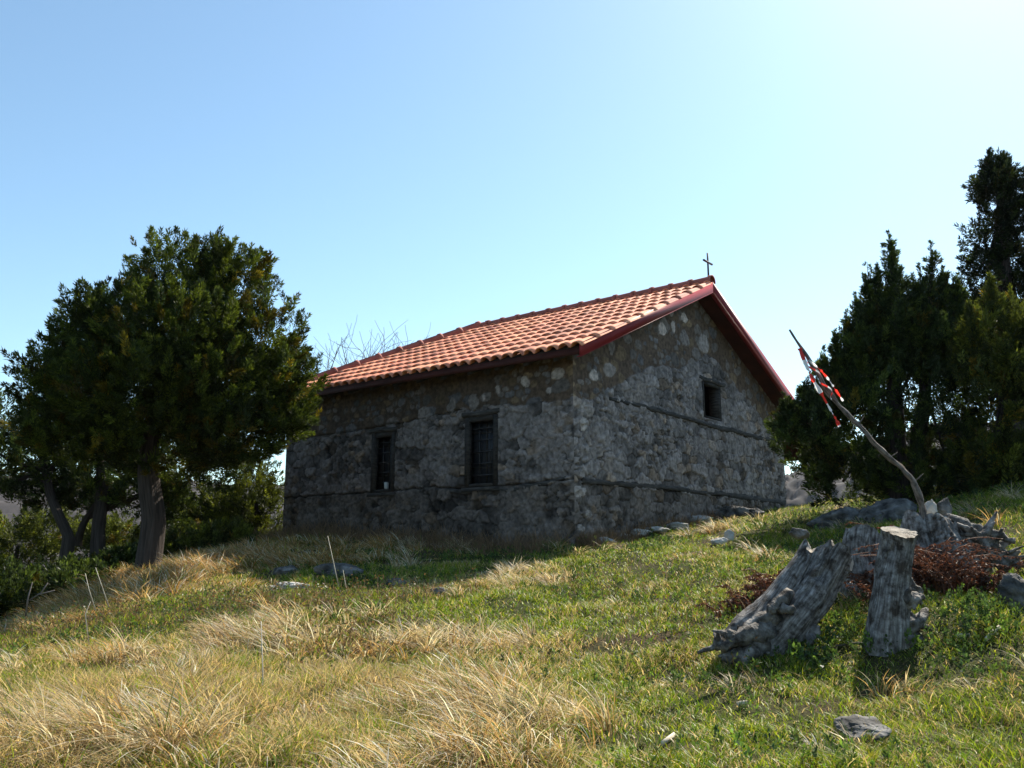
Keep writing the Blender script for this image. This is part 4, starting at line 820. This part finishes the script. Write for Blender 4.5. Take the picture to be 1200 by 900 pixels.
SCRUB = [(330, 715, 150, 1.3, 1), (90, 735, 110, .9, 1), (430, 745, 100, .8, .8), (800, 720, 70, .8, .5), (460, 700, 80, .6, .8), (700, 690, 60, .6, .4)]
def fields(x, y):
    nz_ = fbm(x * 1.3, y * 1.3, 4, 77); dr = np.clip(blob(x, y, DRY) * 1.1 + (nz_ - .5) * 1.5, 0, 1); ta = np.clip(blob(x, y, TALL) + (nz_ - .5) * .4, 0, 1); sc = np.clip(blob(x, y, SCRUB) + (nz_ - .5) * .5, 0, 1)
    return dr, ta, sc
def wedge(n, d0, d1, mar=1.2):
    d = np.sqrt(rng.random(n) * (d1 ** 2 - d0 ** 2) + d0 ** 2); x = (rng.random(n) * 2 - 1) * (.6 * d + mar); return x, d
def pickcol(n, dr, sc, tone=1):
    g1_ = np.array([.10, .225, .008]); g2_ = np.array([.40, .43, .025]); s1 = np.array([.88, .66, .32]); s2 = np.array([.44, .31, .14]); bz = np.array([.20, .12, .06])
    u = rng.random((n, 1)); gcol = g1_ * (1 - u) + g2_ * u; u = rng.random((n, 1)); scol = s1 * (1 - u) + s2 * u
    isd = rng.random(n) < .16 + .60 * dr; c = np.where(isd[:, None], scol, gcol)
    isb = rng.random(n) < .45 * sc; c = np.where(isb[:, None], bz * (.7 + .8 * rng.random((n, 1))), c)
    return c * (.35 + .95 * rng.random((n, 1)))
mb = MB()
for (n, d0, d1, seg, wb) in ((170000, 3.6, 7.5, 2, .0036), (190000, 7.5, 13, 2, .0046), (130000, 13, 24, 1, .0065), (24000, 24, 34, 1, .014)):
    x, y = wedge(n, d0, d1); ok = ~inb(x, y, .02); x = x[ok]; y = y[ok]; n = len(x); z = gz(x, y); dr, ta, sc = fields(x, y)
    patch = fbm(x * 2.5, y * 2.5, 3, 91)
    keep = rng.random(n) < (.22 + 1.2 * sst(.30, .62, patch)) * (1 - .45 * ta); x, y, z, dr, ta, sc, patch = [q[keep] for q in (x, y, z, dr, ta, sc, patch)]; n = len(x)
    H = (.035 + .055 * rng.random(n)) * (1 + .8 * sst(.5, .75, patch)) + ta * (.05 + .13 * rng.random(n)) + sc * .07 * rng.random(n)
    an = rng.random(n) * 2 * pi + 0; Dx = np.stack([np.cos(an), np.sin(an)], -1); bend = .3 + 1.0 * rng.random(n)
    blades(mb, np.stack([x, y, z - .01], -1), H, Dx, bend, wb * (.7 + .6 * rng.random(n)), pickcol(n, dr, sc), seg)
tag(mb.build('short_grass', M['grass'], smooth=False), 'short green and yellowing grass over the slope', 'grass', kind='stuff')
mb = MB()   # arching dry tussocks
x, y = wedge(30000, 3.6, 17, 1.5); dr, ta, sc = fields(x, y); keep = (rng.random(len(x)) < ta * np.where(y < 8, .62, .75) * (.45 + 1.1 * sst(.35, .6, fbm(x * 1.9, y * 1.9, 2, 55)))) & ~inb(x, y, .15); x = x[keep]; y = y[keep]; dr = dr[keep]; ta = ta[keep]; nt_ = len(x); nb = 34
ci = np.repeat(np.arange(nt_), nb); n = len(ci); mo = vn(x * 1.7 + 5, y * 1.7, 61); hh = (.11 + .18 * rng.random(nt_) ** 1.6) * (.6 + .5 * ta) * (.45 + 1.25 * sst(.2, .8, mo)); an = rng.random(n) * 2 * pi; rr = .07 * np.sqrt(rng.random(n))
X_ = x[ci] + np.cos(an) * rr; Y_ = y[ci] + np.sin(an) * rr; wa = 6.3 * vn(x * .8, y * .8, 83); wind = rng.normal(0, .3, (nt_, 2)) + [-.2, -.25] + .75 * np.stack([np.cos(wa), np.sin(wa)], -1); Dx = np.stack([np.cos(an), np.sin(an)], -1) * .8 + wind[ci] + rng.normal(0, .25, (n, 2)); ln = np.linalg.norm(Dx, axis=1); Dx /= ln[:, None]
bend = np.clip(.3 + .8 * ln * rng.random(n) + .4 * rng.random(n), .15, 1.9); H = hh[ci] * (.55 + .65 * rng.random(n))
scol = np.array([.92, .72, .44]) * (1 - rng.random((n, 1)) ** 1.3 * .6); och = rng.random(nt_) < .3; scol = np.where(och[ci][:, None], scol * [.80, .64, .44], scol); gold = (y > 9.8) & (x < -2); scol = np.where(gold[ci][:, None], scol * [.95, .80, .55], scol)
gt_ = rng.random(nt_) ** 2 * .55; grn = rng.random(n) < gt_[ci]; scol = np.where(grn[:, None], np.array([.16, .23, .035]), scol); wht = rng.random(n) < .12; scol = np.where(wht[:, None], np.array([.95, .88, .72]), scol)
blades(mb, np.stack([X_, Y_, gz(X_, Y_) - .01], -1), H, Dx, bend, 0.0019 + .0002 * Y_ + .0024 * rng.random(n) ** 2, scol * (.4 + .75 * rng.random((n, 1))), 4)
tag(mb.build('dry_grass', M['grass'], smooth=False), 'long arching straw coloured grass over the lower left slope', 'grass', kind='stuff')
# low weeds and broad leaves in the green part, dead stems in the scrub band
mb = MB(); x, y = wedge(9000, 3.8, 16); dr, ta, sc = fields(x, y); pt = fbm(x * 1.3, y * 1.3, 3, 33); keep = (pt > .5) & (ta < .5) & ~inb(x, y, .1); x, y = x[keep], y[keep]; z = gz(x, y)
clumps(mb, np.stack([x, y, z + .03], -1), .03 + .035 * rng.random(len(x)), 22, np.tile([0, 0, .8], (len(x), 1)), (.075, .13, .03), lg=.028, wd=.006, brown=.12)
tag(mb.build('ground_weeds', M['grass'], smooth=False), 'low leafy weeds spread through the green grass', 'weeds', kind='stuff')
mb = MB(); x, y = wedge(16000, 6, 15); dr, ta, sc = fields(x, y); keep = (rng.random(len(x)) < sc * .8) & ~inb(x, y, .1); x, y = x[keep], y[keep]; z = gz(x, y); n = len(x); an = rng.random(n) * 2 * pi
blades(mb, np.stack([x, y, z], -1), .12 + .16 * rng.random(n), np.stack([np.cos(an), np.sin(an)], -1), .1 + .5 * rng.random(n), np.full(n, .0035), np.array([.17, .12, .08]) * (.6 + .9 * rng.random((n, 1))), 3)
kx = rng.integers(0, n, n * 5); P_ = np.stack([x[kx], y[kx], z[kx] + .05 + .16 * rng.random(n * 5)], -1) + rng.normal(0, .03, (n * 5, 3)); dd = rng.normal(size=P_.shape); dd /= np.linalg.norm(dd, axis=1)[:, None]
isg = rng.random(len(P_)) < .5; kites(P_, dd, np.full(len(P_), .035), np.full(len(P_), .008), np.where(isg[:, None], [.09, .12, .03], [.16, .09, .04]) * (.6 + .8 * rng.random((len(P_), 1))), mb)
tag(mb.build('brown_scrub', M['grass'], smooth=False), 'low brown and green wiry scrub across the middle of the slope', 'scrub', kind='stuff')
# brown weeds along the foot of the chapel walls
mb = MB(); n = 9000; side = rng.random(n) < .6; a = np.where(side, rng.random(n) * L_, -.03 - rng.random(n) ** 2 * .4); b = np.where(side, -.05 - rng.random(n) ** 1.5 * .9, rng.random(n) ** 1.7 * 6.0)
P_ = bpv(a, b, 0 * a); P_[:, 2] = gz(P_[:, 0], P_[:, 1]) - .01; an = rng.random(n) * 2 * pi
blades(mb, P_, np.where(side, .12 + .35 * rng.random(n) ** 2, .08 + .3 * rng.random(n) ** 2), np.stack([np.cos(an), np.sin(an)], -1), .15 + .8 * rng.random(n), np.full(n, .004), np.array([.24, .15, .08]) * (.5 + .9 * rng.random((n, 1))), 3)
tag(mb.build('wall_foot_weeds', M['grass'], smooth=False), 'thin brown dead weeds along the foot of the chapel walls', 'weeds', kind='stuff')
# rusty bracken
def bracken(label, px, py, D, wpx, hpx, nf, grp='rusty bracken round the stumps'):
    mb = MB(); k = D / F; c0 = at(px, py, D)
    for q in range(nf):
        r0 = c0 + np.array([rng.normal(0, wpx * k * .28), rng.normal(0, .12), 0]); r0[2] = min(gz1(r0[0], r0[1]), c0[2]); an = rng.random() * 2 * pi; h = hpx * k * (.5 + .7 * rng.random()); L = h * (.6 + .6 * rng.random())
        t = np.linspace(0, 1, 10); Q = r0 + np.stack([cos(an) * L * t ** 1.5, sin(an) * L * t ** 1.5 * .7, h * (1.7 * t - 1.05 * t * t)], -1) + np.cumsum(rng.normal(0, .008, (10, 3)), 0); mb.tube(Q, np.linspace(.005, .002, 10), 4, col=(.18, .07, .03), caps=False)
        m = 70; ti = .15 + .85 * rng.random(m); P_ = np.stack([np.interp(ti, t, Q[:, c]) for c in range(3)], -1); dd = rng.normal(size=(m, 3)) * [.7, .7, .4] + [cos(an) * .4, sin(an) * .4, -.35]; dd /= np.linalg.norm(dd, axis=1)[:, None]
        kites(P_, dd, .02 + .04 * rng.random(m) * (1.2 - ti), .0035 + .004 * rng.random(m), np.array([.14, .066, .040]) * (.3 + 1.0 * rng.random((m, 1))), mb)
    tag(mb.build('bracken', M['dead'], smooth=False), label, 'bracken', grp)
bracken('rusty dead bracken left of the leaning log', 908, 690, 8.2, 70, 42, 55)
bracken('sparse rusty bracken by the log foot, lowest at the left', 872, 712, 8.0, 40, 26, 26)
bracken('rusty bracken between the log and the upright stump, over the sawn stump', 1030, 650, 7.6, 46, 42, 50)
bracken('dense rusty bracken just right of the upright stump', 1098, 690, 7.6, 50, 78, 90)
bracken('rusty bracken drooping under the pale roots at the right', 1146, 690, 7.7, 60, 34, 40)
bracken('thin rusty twigs behind the taped branch', 1042, 590, 9.6, 26, 42, 12)
# leafy ground plants around the stumps
mb = MB(); L = [(1000, 755, 60, .3), (1110, 738, 34, .25), (960, 778, 40, .2), (1085, 760, 30, .2), (1150, 722, 24, .2), (1000, 700, 20, .2), (1160, 738, 26, .2)]; cc = []
for (px, py, w_, dy) in L:
    g = gpc(px, py); n = int(w_ * .9); xx = g[0] + rng.normal(0, w_ * g[1] / F * .5, n); yy = g[1] + rng.normal(0, dy, n); cc.append(np.stack([xx, yy, gz(xx, yy) + .05 + .06 * rng.random(n)], -1))
cc = np.concatenate(cc); clumps(mb, cc, .035 + .03 * rng.random(len(cc)), 26, np.tile([0, 0, .7], (len(cc), 1)), (.06, .105, .028), lg=.026, wd=.008, brown=.03)
tag(mb.build('leafy_plants', M['grass'], smooth=False), 'small leafy green plants round the stumps and lower bank', 'plants', kind='stuff')

# ---------------------------------------------------------------- air
hm, N, L, B = newmat('pale_haze'); N.remove(B); pv = N.new('ShaderNodeVolumePrincipled'); pv.inputs['Color'].default_value = (.86, .92, 1, 1); pv.inputs['Density'].default_value = .00008; pv.inputs['Anisotropy'].default_value = .2
L.new(pv.outputs[0], N['Material Output'].inputs['Volume'])
tag(MB().box((0, 0, -5), (5200, 0, 0), (0, 5200, 0), (0, 0, 85)).build('haze', hm, smooth=False), 'pale air between the summit and the far hills', 'haze', kind='stuff')
